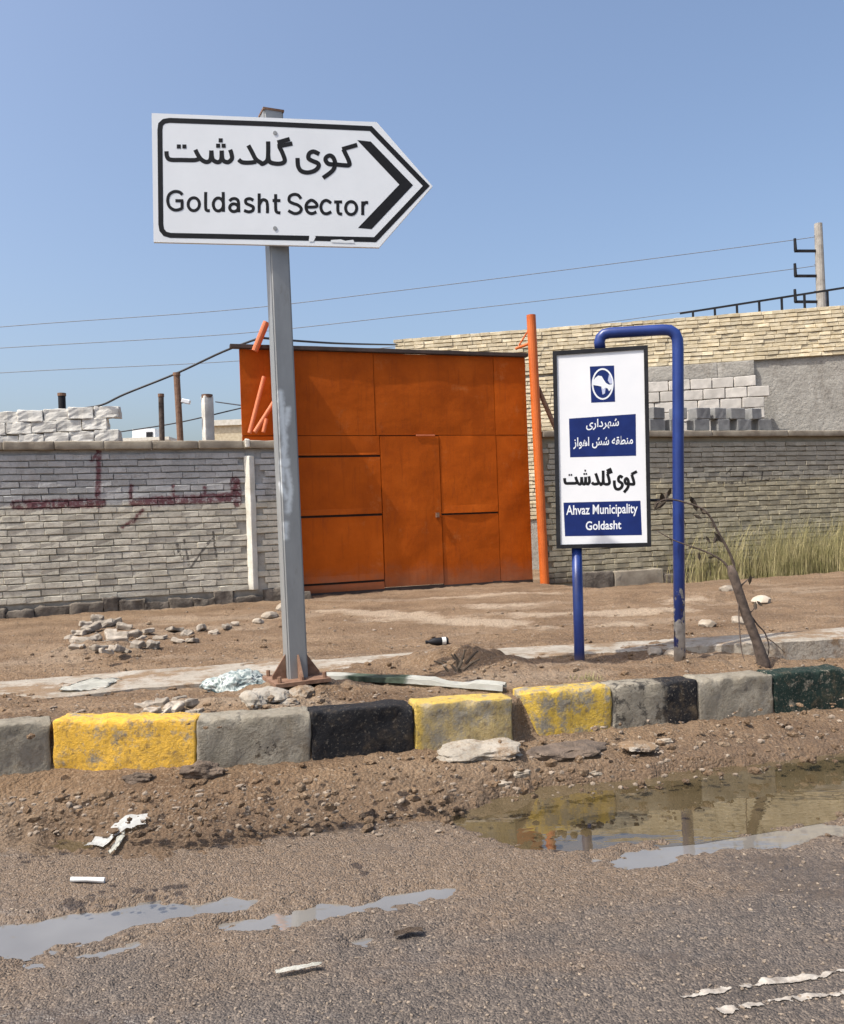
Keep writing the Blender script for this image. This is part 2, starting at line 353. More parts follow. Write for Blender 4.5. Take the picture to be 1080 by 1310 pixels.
def m_pole():
    t = NT('galvanised_pole')
    c = t.ramp(t.noise(5, 6, 0.65, t.vscale((1, 1, 0.35))), [(0.3, (.235,.24,.235)), (0.7, (.33,.335,.325))])
    x, y, z = t.xyz()
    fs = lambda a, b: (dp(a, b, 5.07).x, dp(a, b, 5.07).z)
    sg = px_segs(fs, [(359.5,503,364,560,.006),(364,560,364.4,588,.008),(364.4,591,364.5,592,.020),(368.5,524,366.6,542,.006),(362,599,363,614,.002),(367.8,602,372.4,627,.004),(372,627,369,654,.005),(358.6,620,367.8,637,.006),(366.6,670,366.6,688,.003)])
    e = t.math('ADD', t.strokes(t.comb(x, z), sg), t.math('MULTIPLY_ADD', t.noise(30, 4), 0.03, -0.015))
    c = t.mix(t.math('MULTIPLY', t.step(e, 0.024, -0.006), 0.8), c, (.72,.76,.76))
    c = t.mix(t.math('MULTIPLY', t.step(t.noise(11, 5, 0.7, t.vscale((1, 1, 0.3))), 0.58, 0.72), 0.35), c, (.17,.14,.10))
    c = t.mix(t.step(t.math('ADD', z, t.math('MULTIPLY', t.noise(9, 4), 0.12)), 0.16, 0.03), c, (.22,.15,.10))
    return t.done(c, t.math('MULTIPLY_ADD', t.noise(8, 4), 0.2, 0.42), t.bump(t.noise(15, 4), 0.15, 0.004), 0.25)
M['pole'] = m_pole()
M['sign_white'] = simple('white_sheeting', (.72,.74,.745), (.78,.80,.805), 3, 0.38, 0.08, 8, 0.004)
M['panel_white'] = simple('white_acrylic', (.74,.75,.76), (.80,.80,.80), 3, 0.3, 0.05, 8, 0.004)
M['ink'] = simple('black_sheeting', (.007,.007,.008), (.012,.012,.013), 30, 0.5, 0, spec=0.2)
M['navy'] = simple('navy_print', (.007,.018,.105), (.010,.026,.140), 12, 0.5, 0, spec=0.2)
M['white_ink'] = simple('white_print', (.70,.72,.75), (.78,.80,.82), 12, 0.45, 0)
M['pale_ink'] = simple('pale_blue_print', (.40,.44,.62), (.50,.53,.68), 12, 0.45, 0)
def m_blue():
    t = NT('worn_blue_paint')
    c = t.ramp(t.noise(6, 5), [(0.3, (.012,.030,.150)), (0.7, (.020,.050,.225))])
    x, y, z = t.xyz()
    k = t.math('ADD', t.noise(11, 4, 0.6, t.vscale((1, 1, 0.7))), t.math('MULTIPLY', t.step(z, 0.62, 0.30), 0.20))
    right = t.step(x, 1.5, 1.6)
    f = t.math('MULTIPLY', t.step(k, 0.62, 0.66), t.math('MULTIPLY', right, t.step(z, 0.62, 0.5)))
    c = t.mix(f, c, t.ramp(t.noise(25, 4), [(0.35, (.30,.29,.27)), (0.65, (.52,.51,.48))]))
    f2 = t.math('MULTIPLY', t.step(t.noise(21, 4, 0.6), 0.60, 0.66), t.math('MULTIPLY', t.step(z, 0.55, 0.35), right))
    c = t.mix(f2, c, (.045,.035,.03))
    c = t.mix(t.math('MULTIPLY', t.step(z, 0.08, -0.02), 0.6), c, (.25,.20,.15))
    return t.done(c, 0.36, t.bump(t.noise(30, 4), 0.15, 0.003), spec=0.5)
M['blue'] = m_blue()
M['cable'] = simple('black_cable', (.02,.02,.022), (.045,.045,.05), 10, 0.6, 0)
M['wire'] = simple('grey_line_wire', (.17,.18,.20), (.22,.23,.25), 10, 0.6, 0)
M['bark'] = simple('dry_bark', (.05,.036,.028), (.135,.10,.078), 25, 0.95, 0.7, 60, 0.006)
M['leaf'] = simple('dead_leaf', (.035,.026,.018), (.075,.055,.035), 25, 0.9, 0)
def m_grass():
    t = NT('dry_grass'); c = t.ramp(t.noise(6, 4), [(0.3, (.15,.145,.055)), (0.5, (.27,.24,.11)), (0.72, (.42,.35,.20))])
    return t.done(c, 0.85, spec=0.2)
M['grass'] = m_grass()
M['plastic_white'] = simple('white_plastic', (.60,.60,.57), (.74,.74,.71), 9, 0.5, 0.2, 30, 0.003)
M['worn_paint'] = simple('worn_road_paint', (.19,.16,.13), (.46,.42,.36), 26, 0.8, 0.3)
M['paper'] = simple('dirty_white_paper', (.52,.51,.44), (.74,.73,.66), 12, 0.85, 0.3)

# ---------------------------------------------------------------- the kerb line
KP = [(-30,931),(66,922),(251,921),(398,912),(530,901),(657,893),(668,887),(783,878.5),(893,870),(990,862.5),(1085,855)]
def kz(px): return 0.10 - 0.10*(px-66)/960
KW = [gp(x, y, kz(x)) for x, y in KP]
def kerb_y(x):
    a = KW
    if x <= a[0].x: i = 0
    elif x >= a[-1].x: i = len(a)-2
    else: i = max(k for k in range(len(a)-1) if a[k].x <= x)
    t = (x-a[i].x)/(a[i+1].x-a[i].x); t2 = max(-0.5, min(1.5, t))
    return a[i].y + t*(a[i+1].y-a[i].y), a[i].z + t2*(a[i+1].z-a[i].z)
# ---------------------------------------------------------------- puddles (outlines on the water level)
WZ = -0.365
PUD = [[(572,1046),(660,1018),(690,1008),(800,999),(920,984),(1100,962),(1100,1040),(980,1056),(880,1070),(800,1078),(720,1088),(650,1078)],
       [(765,1101),(860,1074),(960,1066),(1100,1048),(1100,1068),(1000,1084),(900,1094),(820,1112)],
       [(-40,1190),(90,1168),(200,1156),(340,1147),(330,1160),(250,1176),(170,1188),(120,1203),(-40,1236)],
       [(250,1196),(340,1170),(400,1162),(480,1148),(610,1128),(560,1148),(440,1176),(330,1192)],
       [(30,1082),(80,1070),(140,1072),(135,1090),(60,1096)],
       [(440,1204),(470,1195),(500,1198),(470,1210)],
       [(30,1228),(110,1212),(190,1205),(120,1228),(30,1244)]]
PUDW = [[(gp(x, y, WZ).x, gp(x, y, WZ).y) for x, y in P] for P in PUD]
PBOX = [(min(q[0] for q in P)-.3, max(q[0] for q in P)+.3, min(q[1] for q in P)-.3, max(q[1] for q in P)+.3) for P in PUDW]
def psdf(P, x, y):
    dmin = 1e9; ins = False; n = len(P)
    for i in range(n):
        ax, ay = P[i]; bx, by = P[(i+1) % n]; ex, ey = bx-ax, by-ay
        t = max(0, min(1, ((x-ax)*ex+(y-ay)*ey)/(ex*ex+ey*ey))); dmin = min(dmin, (x-ax-ex*t)**2+(y-ay-ey*t)**2)
        if (ay > y) != (by > y) and x < (bx-ax)*(y-ay)/(by-ay)+ax: ins = not ins
    return -math.sqrt(dmin) if ins else math.sqrt(dmin)
def dig(x, y, z):
    for i, (P, b) in enumerate(zip(PUDW, PBOX)):
        if b[0] < x < b[1] and b[2] < y < b[3]:
            e = psdf(P, x, y) + 0.05*NS((x*5, y*9, 0), i) + 0.04*NS((x*15, y*24, 0), i) + 0.02*NS((x*40, y*50, 0), i)
            wd = 0.10 if i == 0 else 0.07
            m = smooth(wd, -wd, e); deep = WZ-0.06 if i == 0 else WZ-0.016
            z = z + (deep-z)*m if z > deep else z
    return z
MOUNDS = [(V((-.78, 5.16, 0)), .42, .26, .082), (gp(600,852,0), .30, .20, .13), (gp(540,848,0), .25, .16, .05), (gp(300,905,.05), .30, .12, .04), (gp(215,905,.05), .25, .12, .03), (gp(900,845,0), .5, .2, .03), (gp(120,835,0), .5, .3, .08), (gp(900,765,0), 1.2, .4, .07)]
def ground_z(x, y):
    ky, kt = kerb_y(x); e = y-ky
    f = noise.fractal(V((x*1.3, y*1.3, 0)), 1.0, 2.0, 5)
    g = NS((x*9, y*9, 3)); g2 = NS((x*26, y*26, 5)); g3 = NS((x*55, y*55, 9))
    lump = 0.014*g + 0.008*g2 + 0.005*g3
    if e < 0.075:
        q = -e; zb = kt-0.245
        z = zb + (-0.345-zb)*smooth(0.0, 0.62, q) - 0.10*smooth(0.55, 1.15, q) + 0.03*f*smooth(0, .3, q) + lump*.85
        if q > 0.2: z = dig(x, y, z)
        back = kt-0.05
        if e > 0: z = z + (back-z)*smooth(0.0, 0.075, e)
        return z
    z = (kt-0.04)*(1-smooth(0.1, 1.2, e)) + 0.028*f*smooth(0.1, .6, e)*(1 if y < 30 else 0.3) + lump*smooth(.08, .3, e)*(1 if y < 20 else 0)
    for (c, rx, ry, h) in MOUNDS:
        q = ((x-c.x)/rx)**2+((y-c.y)/ry)**2
        if q < 6: z += h*math.exp(-q)*(1+0.5*g)
    s = (x-W0.x)*WD.x+(y-W0.y)*WD.y; dn = (x-W0.x)*WN.x+(y-W0.y)*WN.y
    if s > 5.3: z -= 0.12*smooth(5.3, 6.2, s)*smooth(1.6, .2, dn)
    return z
def road_z(x, y):
    z = -0.345 + 0.008*NS((x*1.1, y*1.1, 0), 2) + 0.006*NS((x*4, y*6, 0), 3) + 0.0035*NS((x*22, y*22, 0)) + 0.0022*NS((x*60, y*60, 0))
    z = dig(x, y, z)
    return z + 0.006*NS((x*14, y*26, 0), 7) + 0.004*NS((x*38, y*46, 0), 8)
def fan(name, zf, ys, tden, m, ymin):
    ts = [-40,-12,-5,-2.5,-1.4,-.95] + tden + [.95,1.4,2.5,5,12,40]
    vs, fs = [], []; n = len(ts)
    for y in ys:
        k = max(y, ymin)
        for t in ts: x = t*k; vs.append((x, y, zf(x, y)))
    for j in range(len(ys)-1):
        for i in range(n-1): a = j*n+i; fs.append((a, a+1, a+1+n, a+n))
    o = flat(name, vs, fs, m, smooth=True); tag(o, kind='structure'); return o
def geo(a, b, r):
    out = [a]
    while out[-1]*r < b: out.append(out[-1]*r)
    return out + [b]
TD = [-.66+1.32*i/420 for i in range(421)]
fan('ground', ground_z, geo(2.6, 7.5, 1.0042) + geo(7.6, 16, 1.012) + geo(18, 4000, 1.5), TD, M['dirt'], 1.0)
fan('road', road_z, [-60,-20,-6,-1,.8,1.5] + geo(1.9, 5.2, 1.0036) + [6, 7], TD, M['road'], 1.5)
for i, P in enumerate(PUDW):
    cx = sum(p[0] for p in P)/len(P); cy = sum(p[1] for p in P)/len(P)
    ring = []
    for j, (x, y) in enumerate(P):
        v = V((x-cx, y-cy)); v = v*(1+0.09/max(.05, v.length)); ring.append((cx+v.x, cy+v.y, WZ-.0012*i))
    tag(flat('puddle', ring, [tuple(range(len(ring)))], M['water'] if i in (0, 4) else M['silt_sheen']), kind='structure')

# concrete strip path between verge and lot
def strip():
    root = thing('path', kind='structure')
    fr = [(-60,905,-60,876),(54,893,54,868),(170,880,170,858),(262,872,262,852),(345,862,345,845),(430,856,430,842),(520,848,520,835),(640,842,640,829),(745,836,745,824),(850,829,850,818),(950,823,950,812),(1000,821,1000,809),(1100,815,1100,801)]
    pts = []
    for i, (ax, ay, bx, by) in enumerate(fr):
        z = 0.016 if ax < 700 else 0.016 + 0.08*smooth(820, 1000, ax)
        pts.append((gp(ax, ay, z), gp(bx, by, z)))
    for i in range(len(pts)-1):
        bm = bmesh.new(); a, b = pts[i]; c, e = pts[i+1]; n = 8; top = []
        for k in range(n+1):
            t = k/n
            p, q = a.lerp(c, t), b.lerp(e, t); j = 0.03*NS((p.x*4, p.y*4, 1)); p = p + (p-q).normalized()*j
            row = [p + (q-p)*s for s in (0, .04, .35, .65, 1)]
            for r_, s in zip(row, (0, .04, .35, .65, 1)): r_.z += 0.005*NS((r_.x*6, r_.y*6, 0)) - (0.008 if s == 0 else 0)
            top.append([bm.verts.new(r_) for r_ in [p - V((0, 0, .2))] + row + [q - V((0, 0, .2))]])
        for k in range(n):
            for s in range(6): bm.faces.new((top[k][s], top[k+1][s], top[k+1][s+1], top[k][s+1]))
        bm.faces.new(top[0]); bm.faces.new(top[-1][::-1])
        obj('slab', bm, M['dusty'], root)
strip()

# ---------------------------------------------------------------- kerb blocks
def kerb_mat(name, paint, cover, fn=None, second=None, dirt=0.3):
    t = NT(name); p = t.objc(); x, y, z = t.xyz(p)
    c = t.ramp(t.noise(7, 6, 0.7, p), [(0.3, (.20,.175,.13)), (0.65, (.345,.31,.245))])
    nz = t.noise(9, 6, 0.72, p)
    if second is not None: c = t.mix(t.step(nz, *second[1]), c, second[0])
    if paint is not None:
        f = t.step(nz, *cover)
        if fn is not None: f = fn(t, x, y, z, nz, f)
        pc = t.mix(t.noise(4, 4, 0.6, p), tuple(q*0.78 for q in paint), tuple(min(1, q*1.12) for q in paint))
        c = t.mix(f, c, pc)
    c = t.mix(t.math('MULTIPLY', t.step(t.noise(16, 6, 0.75, p), 0.5, 0.72), dirt), c, (.11,.08,.055))
    for (sc, lo, hi, am, cl) in ((30, .52, .68, .5, (.10,.075,.05)), (60, .56, .70, .4, (.50,.45,.36)), (5, .54, .72, .45, (.19,.135,.075))):
        c = t.mix(t.math('MULTIPLY', t.step(t.noise(sc, 5, 0.7, p), lo, hi), am*(.6 if name == 'kerb_black' else 1)), c, cl)
    low = t.step(t.math('ADD', z, t.math('MULTIPLY_ADD', t.noise(7, 5, 0.7, p), 0.16, -0.08)), -0.05, -0.15)
    c = t.mix(t.math('MULTIPLY', low, 0.7), c, (.20,.14,.09))
    return t.done(c, 0.88, t.bump(t.noise(45, 5, 0.75, p), 0.9, 0.014), spec=0.25)
YEL, BLK, GRN = (.76,.45,.065), (.016,.016,.018), (.014,.030,.024)
def f_b4(t, x, y, z, nz, f):
    a = t.step(t.math('ADD', x, t.math('MULTIPLY', nz, 0.10)), -0.155, -0.20)
    b = t.step(t.math('ADD', z, t.math('MULTIPLY', nz, 0.05)), 0.232, 0.245)
    return t.math('MAXIMUM', t.math('MULTIPLY', t.math('MAXIMUM', a, b), t.step(nz, 0.3, 0.42)), t.math('MULTIPLY', f, 0.5))
def f_b6(t, x, y, z, nz, f):
    a = t.step(t.math('ADD', x, t.math('MULTIPLY_ADD', nz, 0.2, -0.1)), 0.02, 0.08)
    b = t.step(nz, 0.50, 0.58); return t.math('MULTIPLY', t.math('MAXIMUM', a, t.math('MULTIPLY', b, 0.8)), t.step(nz, 0.26, 0.36))
def f_b8(t, x, y, z, nz, f): return f
KM = [kerb_mat('kerb_bare', None, (0,1)), kerb_mat('kerb_yellow', YEL, (.34,.50), dirt=0.5), kerb_mat('kerb_sooty', BLK, (.56,.62), lambda t,x,y,z,nz,f: t.math('MULTIPLY', f, t.step(t.math('ABSOLUTE', t.math('ADD', x, -.03)), .16, .05)), dirt=0.35),
      kerb_mat('kerb_black', BLK, (.22,.34), dirt=0.15), kerb_mat('kerb_end_yellow', (.60,.42,.10), (.38,.58), f_b4, dirt=0.45), kerb_mat('kerb_yellow_worn', (.66,.44,.07), (.40,.56), dirt=0.5),
      kerb_mat('kerb_half_black', BLK, (.4,.5), f_b6, dirt=0.2), kerb_mat('kerb_grey', None, (0,1), dirt=0.4), kerb_mat('kerb_green_black', GRN, (.36,.44), dirt=0.15)]
KL = ['bare grey kerb block', 'bright yellow kerb block', 'bare concrete kerb block with a sooty patch', 'black painted kerb block', 'worn kerb block with yellow end and rim', 'patchy yellow kerb block with a broken corner', 'grey kerb block going black at one end', 'plain grey kerb block', 'dark green and black kerb block']
kerb = thing('kerb', kind='structure')
idx = [(0,1),(1,2),(2,3),(3,4),(4,5),(6,7),(7,8),(8,9),(9,10)]
for i, (a, b) in enumerate(idx):
    A, B = KW[a].copy(), KW[b].copy(); L = (B-A).length; t = (B-A).normalized(); gap = 0.006
    back = V((-t.y, t.x, 0)).normalized(); up = t.cross(back)
    H = 0.44; D = 0.17; tilt = random.uniform(-.02, .02)
    Mx = Matrix(((t.x,back.x,up.x,0),(t.y,back.y,up.y,0),(t.z,back.z,up.z,0),(0,0,0,1)))
    c = (A+B)/2 + back*D/2 - up*H/2
    bm = bmesh.new(); rbox(bm, (L-gap, D, H), 0.014, (18, 5, 12), 0.009, 11, i+3)
    for v in bm.verts:                                 # chips out of the top corners
        for k in range(3):
            q = V((random.Random(i*7+k).uniform(-L/2, L/2), -D/2, H/2)); dd = (v.co-q).length
            if dd < 0.05: v.co += V((0, .6, -.8))*(0.05-dd)*0.45
        if i == 5 and v.co.x < -L/2+0.11 and v.co.y < 0:   # broken-off front corner
            k = (v.co.x+L/2)/0.11; v.co.y = max(v.co.y, -D/2 + 0.075*(1-k)); v.co.z = min(v.co.z, H/2 - 0.03*(1-k))
        if i == 1 and v.co.z < 0.05: v.co.y -= 0.012*NS((v.co.x*9, v.co.z*9, 1))
    bm.normal_update()
    o = obj('kerb_block', bm, KM[i], None, local=True, smooth=True); o.parent = kerb
    o.matrix_world = Matrix.Translation(c) @ Mx @ Matrix.Rotation(tilt, 4, 'X'); o['label'] = KL[i]

# ---------------------------------------------------------------- brick walls
def brick_meshes(L, D, H, mt, n=8, amp=0.005, bev=0.006):
    out = []
    for k in range(n):
        bm = bmesh.new(); vs = box(bm, -L/2, L/2, 0, D, -H/2, H/2)
        bmesh.ops.bevel(bm, geom=[e for e in bm.edges if all(v.co.y < 0.001 for v in e.verts)], offset=bev, segments=1, affect='EDGES')
        for v in bm.verts: v.co += V((random.uniform(-amp, amp)*.6, random.uniform(-amp, amp)*.5, random.uniform(-amp, amp)*.7))
        me = bpy.data.meshes.new('brick'); bm.to_mesh(me); bm.free(); me.materials.append(mt); out.append(me)
    return out
def lay_bricks(root, x0, x1, z0, z1, ly, L, H, joint, mt, inview, skip=None, name='brick', amp=0.005, jit=0.005, D=0.06, vj=0.003):
    meshes = brick_meshes(L, D, H, mt, n=14, amp=amp, bev=.004); spots = []
    rows = int((z1-z0)/(H+joint))
    for r in range(rows):
        z = z0 + (r+0.5)*(H+joint); off = random.uniform(0, 1)*(L+joint)-L*.5; x = x0 + off
        while x < x1 - L/2:
            xx = x + L/2
            if not (skip and skip(xx, z)): spots.append((xx, z))
            x += L+vj
    vis = [s for s in spots if inview(*s)]; random.shuffle(vis)
    keep = set(vis[:300]); vs, fs = [], []
    for s in spots:
        loc = V((s[0] + random.uniform(-.004, .004), ly + random.uniform(-jit, jit), s[1] + random.uniform(-.003, .003))); rt = (random.uniform(-.01, .01), random.uniform(-.012, .012), random.uniform(-.01, .01))
        me = random.choice(meshes)
        if s in keep: link(name, me, root, loc, rt)
        else:
            b = len(vs); vs += [tuple(v.co + loc) for v in me.vertices]; fs += [tuple(b+i for i in p.vertices) for p in me.polygons]
    if vs: o = flat(name + '_courses', vs, fs, mt, root); o['kind'] = 'stuff'
xa = wl(-60, 700).x; xe = wl(368, 700).x
LT = 2.115
lw = thing('brick_wall', 'whitewashed brick wall with maroon graffiti and a white pilaster', 'wall', WF)
bm = bmesh.new(); box(bm, xa-6, xe, 0.042, 0.24, -0.3, LT-0.105); obj('mortar_core', bm, M['mortar_l'], lw, local=True)
xp = wl(323, 700).x
lay_bricks(lw, xa, xe, 0.16, LT-0.11, 0.012, 0.205, 0.066, 0.016, M['brick_l'], jit=0.006, amp=0.007, inview=lambda x, z: x > wl(45, 700).x, skip=lambda x, z: abs(x-xp) < 0.09)
bm = bmesh.new(); rbox(bm, (0.10, 0.10, LT-0.36), 0.012, (2, 2, 20), 0.010, 6, 3, Matrix.Translation((xp-.002, 0.012, 0.13+(LT-0.30)/2)) @ Matrix.Rotation(math.radians(-52), 4, 'Z')); obj('pilaster', bm, M['pilaster'], lw, local=True, smooth=True)
bm = bmesh.new(); rbox(bm, (0.06, 0.05, 0.11), 0.014, (2, 2, 2), 0.01, 12, 5, Matrix.Translation((wl(316,567).x, -0.045, LT-0.04))); obj('plaster_dab', bm, M['pilaster'], lw, local=True, smooth=True)
n = 7; L = (xe+0.03-xa)/n
for i in range(n+3):
    x1 = xe+0.03 - i*L
    bm = bmesh.new(); rbox(bm, (L-0.004, 0.33, 0.105), 0.014, (10, 3, 2), 0.009, 5, i, Matrix.Translation((x1-L/2, 0.125, LT-0.052))); obj('coping', bm, M['coping'], lw, local=True, smooth=True)
x = xa
k = 0
while x < xe - .05:
    L = random.uniform(.18, .42); h = random.uniform(.07, .19); k += 1
    bm = bmesh.new(); rbox(bm, (L, 0.16, 0.36+h), 0.012, (7, 3, 6), 0.034, 8, k, Matrix.Translation((x+L/2, 0.075+random.uniform(-.03, .015), -0.18+h/2))); obj('plinth_stone', bm, M['plinth'], lw, local=True, smooth=True); x += L*0.98
# right wall
xs = wl(698, 650).x; xz = wl(1130, 650).x; RT = 2.235
rw = thing('brick_wall', 'weathered yellowish brick wall with dry grass along its foot', 'wall', WF)
bm = bmesh.new(); box(bm, xs, xz+8, 0.048, 0.24, -0.4, RT-0.10); obj('mortar_core', bm, M['mortar_r'], rw, local=True)
lay_bricks(rw, xs, xz, -0.02, RT-0.10, 0.012, 0.205, 0.066, 0.014, M['brick_r'], amp=0.007, inview=lambda x, z: x > wl(826, 650).x or x < wl(712, 650).x, jit=0.008)
n = 5; L = (xz+1-xs)/n
for i in range(n):
    bm = bmesh.new(); rbox(bm, (L-0.004, 0.34, 0.095), 0.014, (10, 3, 2), 0.008, 5, i+20, Matrix.Translation((xs-0.02+L*(i+.5), 0.125, RT-0.046))); obj('coping', bm, M['coping'], rw, local=True, smooth=True)
for a, b, top, k in ((742,786,733,1),(786,850,731,2),(850,960,735,3),(960,1090,737,4)):
    A = wl(a, top, -0.07); B = wl(b, top, -0.07)
    bm = bmesh.new(); rbox(bm, (B.x-A.x-.01, 0.14, A.z+0.45), 0.02, (6, 2, 4), 0.015, 8, k+30, Matrix.Translation(((A.x+B.x)/2, -0.0, (A.z-0.45)/2))); obj('plinth_stone', bm, M['plinth'] if k != 2 else M['coping'], rw, local=True, smooth=True)

# ---------------------------------------------------------------- the gate
GL = 0.33
def gx(px, py=650): return wl(px, py, GL).x
def gzz(px, py): return wl(px, py, GL).z
gate = thing('sheet_metal_gate', 'large orange sheet metal gate with a small door cut into it', 'gate', WF)
g0, g1 = gx(307, 480), gx(677, 600); ztop = gzz(500, 452); zbot = 0.035
xv1 = gx(479, 500); xd0, xd1 = gx(489, 650), gx(565, 650); xr = gx(636, 600); zm = gzz(500, 557)
bm = bmesh.new(); box(bm, g0+.02, g1-.02, 0.375, 0.40, zbot+.02, ztop-.01, None); obj('backing_frame', bm, M['rail'], gate, local=True)
def sheet(name, x0, x1, z0, z1, ly=0.0, gapx=0.004, gapz=0.004, bow=0.008, skewb=0.0):
    bm = bmesh.new(); nx, nz = 10, 10; x0 += gapx; x1 -= gapx; z0 += gapz; z1 -= gapz; g = []
    for j in range(nz+1):
        row = []
        for i in range(nx+1):
            x = x0+(x1-x0)*i/nx; z = z0+(z1-z0)*j/nz
            if j == 0: z -= skewb*math.sin(math.pi*i/nx)*0
            ed = math.sin(math.pi*i/nx)*math.sin(math.pi*j/nz)
            y = GL+ly - bow*ed*(1+NS((x*2, z*2, 1))) + 0.006*NS((x*3, z*3, 4))
            if j == 0: y -= skewb*math.sin(math.pi*i/nx)
            row.append(bm.verts.new((x, y, z)))
        g.append(row)
    for j in range(nz):
        for i in range(nx): bm.faces.new((g[j][i], g[j][i+1], g[j+1][i+1], g[j+1][i]))
    rim = [g[0][i] for i in range(nx+1)] + [g[j][nx] for j in range(1, nz+1)] + [g[nz][i] for i in range(nx-1, -1, -1)] + [g[j][0] for j in range(nz-1, 0, -1)]
    bk = [bm.verts.new((v.co.x, GL+0.042, v.co.z)) for v in rim]
    for i in range(len(rim)): k = (i+1) % len(rim); bm.faces.new((rim[i], bk[i], bk[k], rim[k]))
    bm.faces.new(bk)
    o = obj(name, bm, M['gate'], gate, local=True); return o
zs = [gzz(400, 583), gzz(400, 660), gzz(450, 744)]
sheet('gate_sheet', g0, xv1, zm, ztop); sheet('gate_sheet', xv1, xr, zm, ztop, 0.004); sheet('gate_sheet', xr, g1, zm, ztop, 0.0)
sheet('gate_sheet', g0, xd0, zs[0], zm, 0.002, skewb=0.02); sheet('gate_sheet', g0, xd0, zs[1], zs[0]-.022, 0, skewb=0.025); sheet('gate_sheet', g0, xd0, zs[2], zs[1]-.024, 0.003, skewb=0.025); sheet('gate_sheet', g0, xd0, zbot, zs[2]-.024, 0)
zr = gzz(600, 656)
sheet('gate_sheet', xd1, xr, zr, zm, 0.0, skewb=0.015); sheet('gate_sheet', xd1, xr, zbot, zr-.018, 0.004); sheet('gate_sheet', xr, g1, zbot, zm, 0.003)
dr = sheet('door', xd0, xd1, zbot+.02, zm-.006, -0.008, 0.007, 0.006)
bm = bmesh.new(); box(bm, xd1-.10, xd1-.055, GL-.05, GL-.012, 1.02, 1.09); h_ = obj('latch', bm, M['rust'], None, local=True); h_.parent = dr
bm = bmesh.new(); box(bm, gx(532,557), gx(556,557), GL-.022, GL-.012, zm-.012, zm+.012); h_ = obj('hinge_strip', bm, M['orange_pale'], None, local=True); h_.parent = dr
bm = bmesh.new(); rbox(bm, (gx(674,450)-gx(294,450), 0.10, 0.055), 0.006, (30, 2, 2), 0.006, 3, 2, Matrix.Translation(((gx(674,450)+gx(294,450))/2, GL+.0, ztop+.03))); obj('top_rail', bm, M['rail'], gate, local=True)
bm = bmesh.new(); box(bm, g0, g1, GL+.005, GL+.03, -0.1, zbot+.015); obj('bottom_rail', bm, M['rail'], gate, local=True)
# posts beside the gate
def wpost(name, a, b, lya, lyb, r, mt, root, seg=12):
    A = wl(*a, lya); B = wl(*b, lyb); bm = bmesh.new(); tube(bm, [A, B], r, seg); return obj(name, bm, mt, root, local=True)
rp = thing('gate_post', 'tall orange tubular post leaning beside the brick wall end', 'gate post', WF)
A = wl(697, 745, 0.02); B = wl(679.5, 403, 0.02); A = A + (A-B)*0.06
bm = bmesh.new(); tube(bm, [A, B], 0.068, 16); obj('tube', bm, M['orange'], rp, local=True, smooth=False)
wpost('brace', (688, 495), (716, 560), 0.06, 0.04, 0.035, M['rust'], rp)
wpost('bracket', (676, 440), (660, 446), 0.05, 0.22, 0.022, M['orange'], rp)
wpost('bracket', (679, 418), (664, 442), 0.05, 0.2, 0.012, M['orange'], rp)
lp = thing('gate_post', 'orange gate post with slanting braces behind the arrow sign pole', 'gate post', WF)
xq = wl(366, 700).x
bm = bmesh.new(); box(bm, xq-.05, xq+.06, 0.02, 0.28, -0.2, wl(350, 418, .1).z); obj('channel_post', bm, M['orange'], lp, local=True)
wpost('brace', (326, 449), (341, 412), 0.22, 0.18, 0.045, M['orange_pale'], lp)
wpost('brace', (319.5, 554), (338, 482), 0.17, 0.22, 0.03, M['orange_pale'], lp)
wpost('brace', (326, 553), (352, 512), 0.13, 0.16, 0.03, M['orange_pale'], lp)
wpost('brace', (337, 553), (341, 536), 0.10, 0.12, 0.026, M['orange_pale'], lp)

# ---------------------------------------------------------------- building behind on the right
BA = math.radians(-11.0)
Pb = dp(506, 433, 18.0); BF = Matrix.Translation((Pb.x, Pb.y, 0)) @ Matrix.Rotation(BA, 4, 'Z')
BD = V((math.cos(BA), math.sin(BA), 0)); BN = V((math.sin(BA), -math.cos(BA), 0)); B0 = V((Pb.x, Pb.y, 0))
def bl(x, y, ly=0.0):
    p = pl(x, y, B0 - BN*ly, BN) - B0; return V((p.dot(BD), -p.dot(BN), p.z))
bt = bl(760, 415).z; bb = bl(930, 463).z; bx1 = bl(1150, 500).x
bd = thing('unfinished_building', 'unfinished building with cream brick parapet and grey rendered wall', 'building', BF)
bm = bmesh.new(); box(bm, 0, bx1+4, 0.03, 0.25, bb, bt); box(bm, 0, 0.25, 0.25, 6, bb, bt); obj('parapet', bm, M['cream_mortar'], bd, local=True)
bm = bmesh.new(); box(bm, 0.02, bx1+4, 0.06, 6, -0.3, bb); obj('rendered_wall', bm, M['render'], bd, local=True)
lay_bricks(bd, 0, bx1+.6, bb+.0, bt+.06, 0.0, 0.20, 0.062, 0.016, M['cream_brick'], lambda x, z: True, jit=0.012, amp=0.008, skip=lambda x, z: z > bt-.0 and NS((x*1.5, 0, 0)) > -.05)
lay_bricks(bd, 0, bl(735, 500).x, 0.9, bb, 0.02, 0.20, 0.062, 0.016, M['cream_brick'], lambda x, z: z > 1.0 and x > bl(660, 500).x, jit=0.012, amp=0.008)
x = bl(735, 480).x; k = 0
while x < bl(955, 480).x:
    bm = bmesh.new(); rbox(bm, (0.68, 0.14, 0.30), 0.012, (6, 2, 3), 0.008, 6, k+40, Matrix.Translation((x+.34, 0.0, bb-.16))); obj('beam_block', bm, M['render'], bd, local=True, smooth=True); x += 0.685; k += 1
a = bl(870, 401, .05); b_ = bl(1100, 365, .05)
rl = None
bm = bmesh.new(); bar(bm, a, b_, 0.035); rl = obj('roof_rail', bm, M['blackmetal'], bd, local=True)
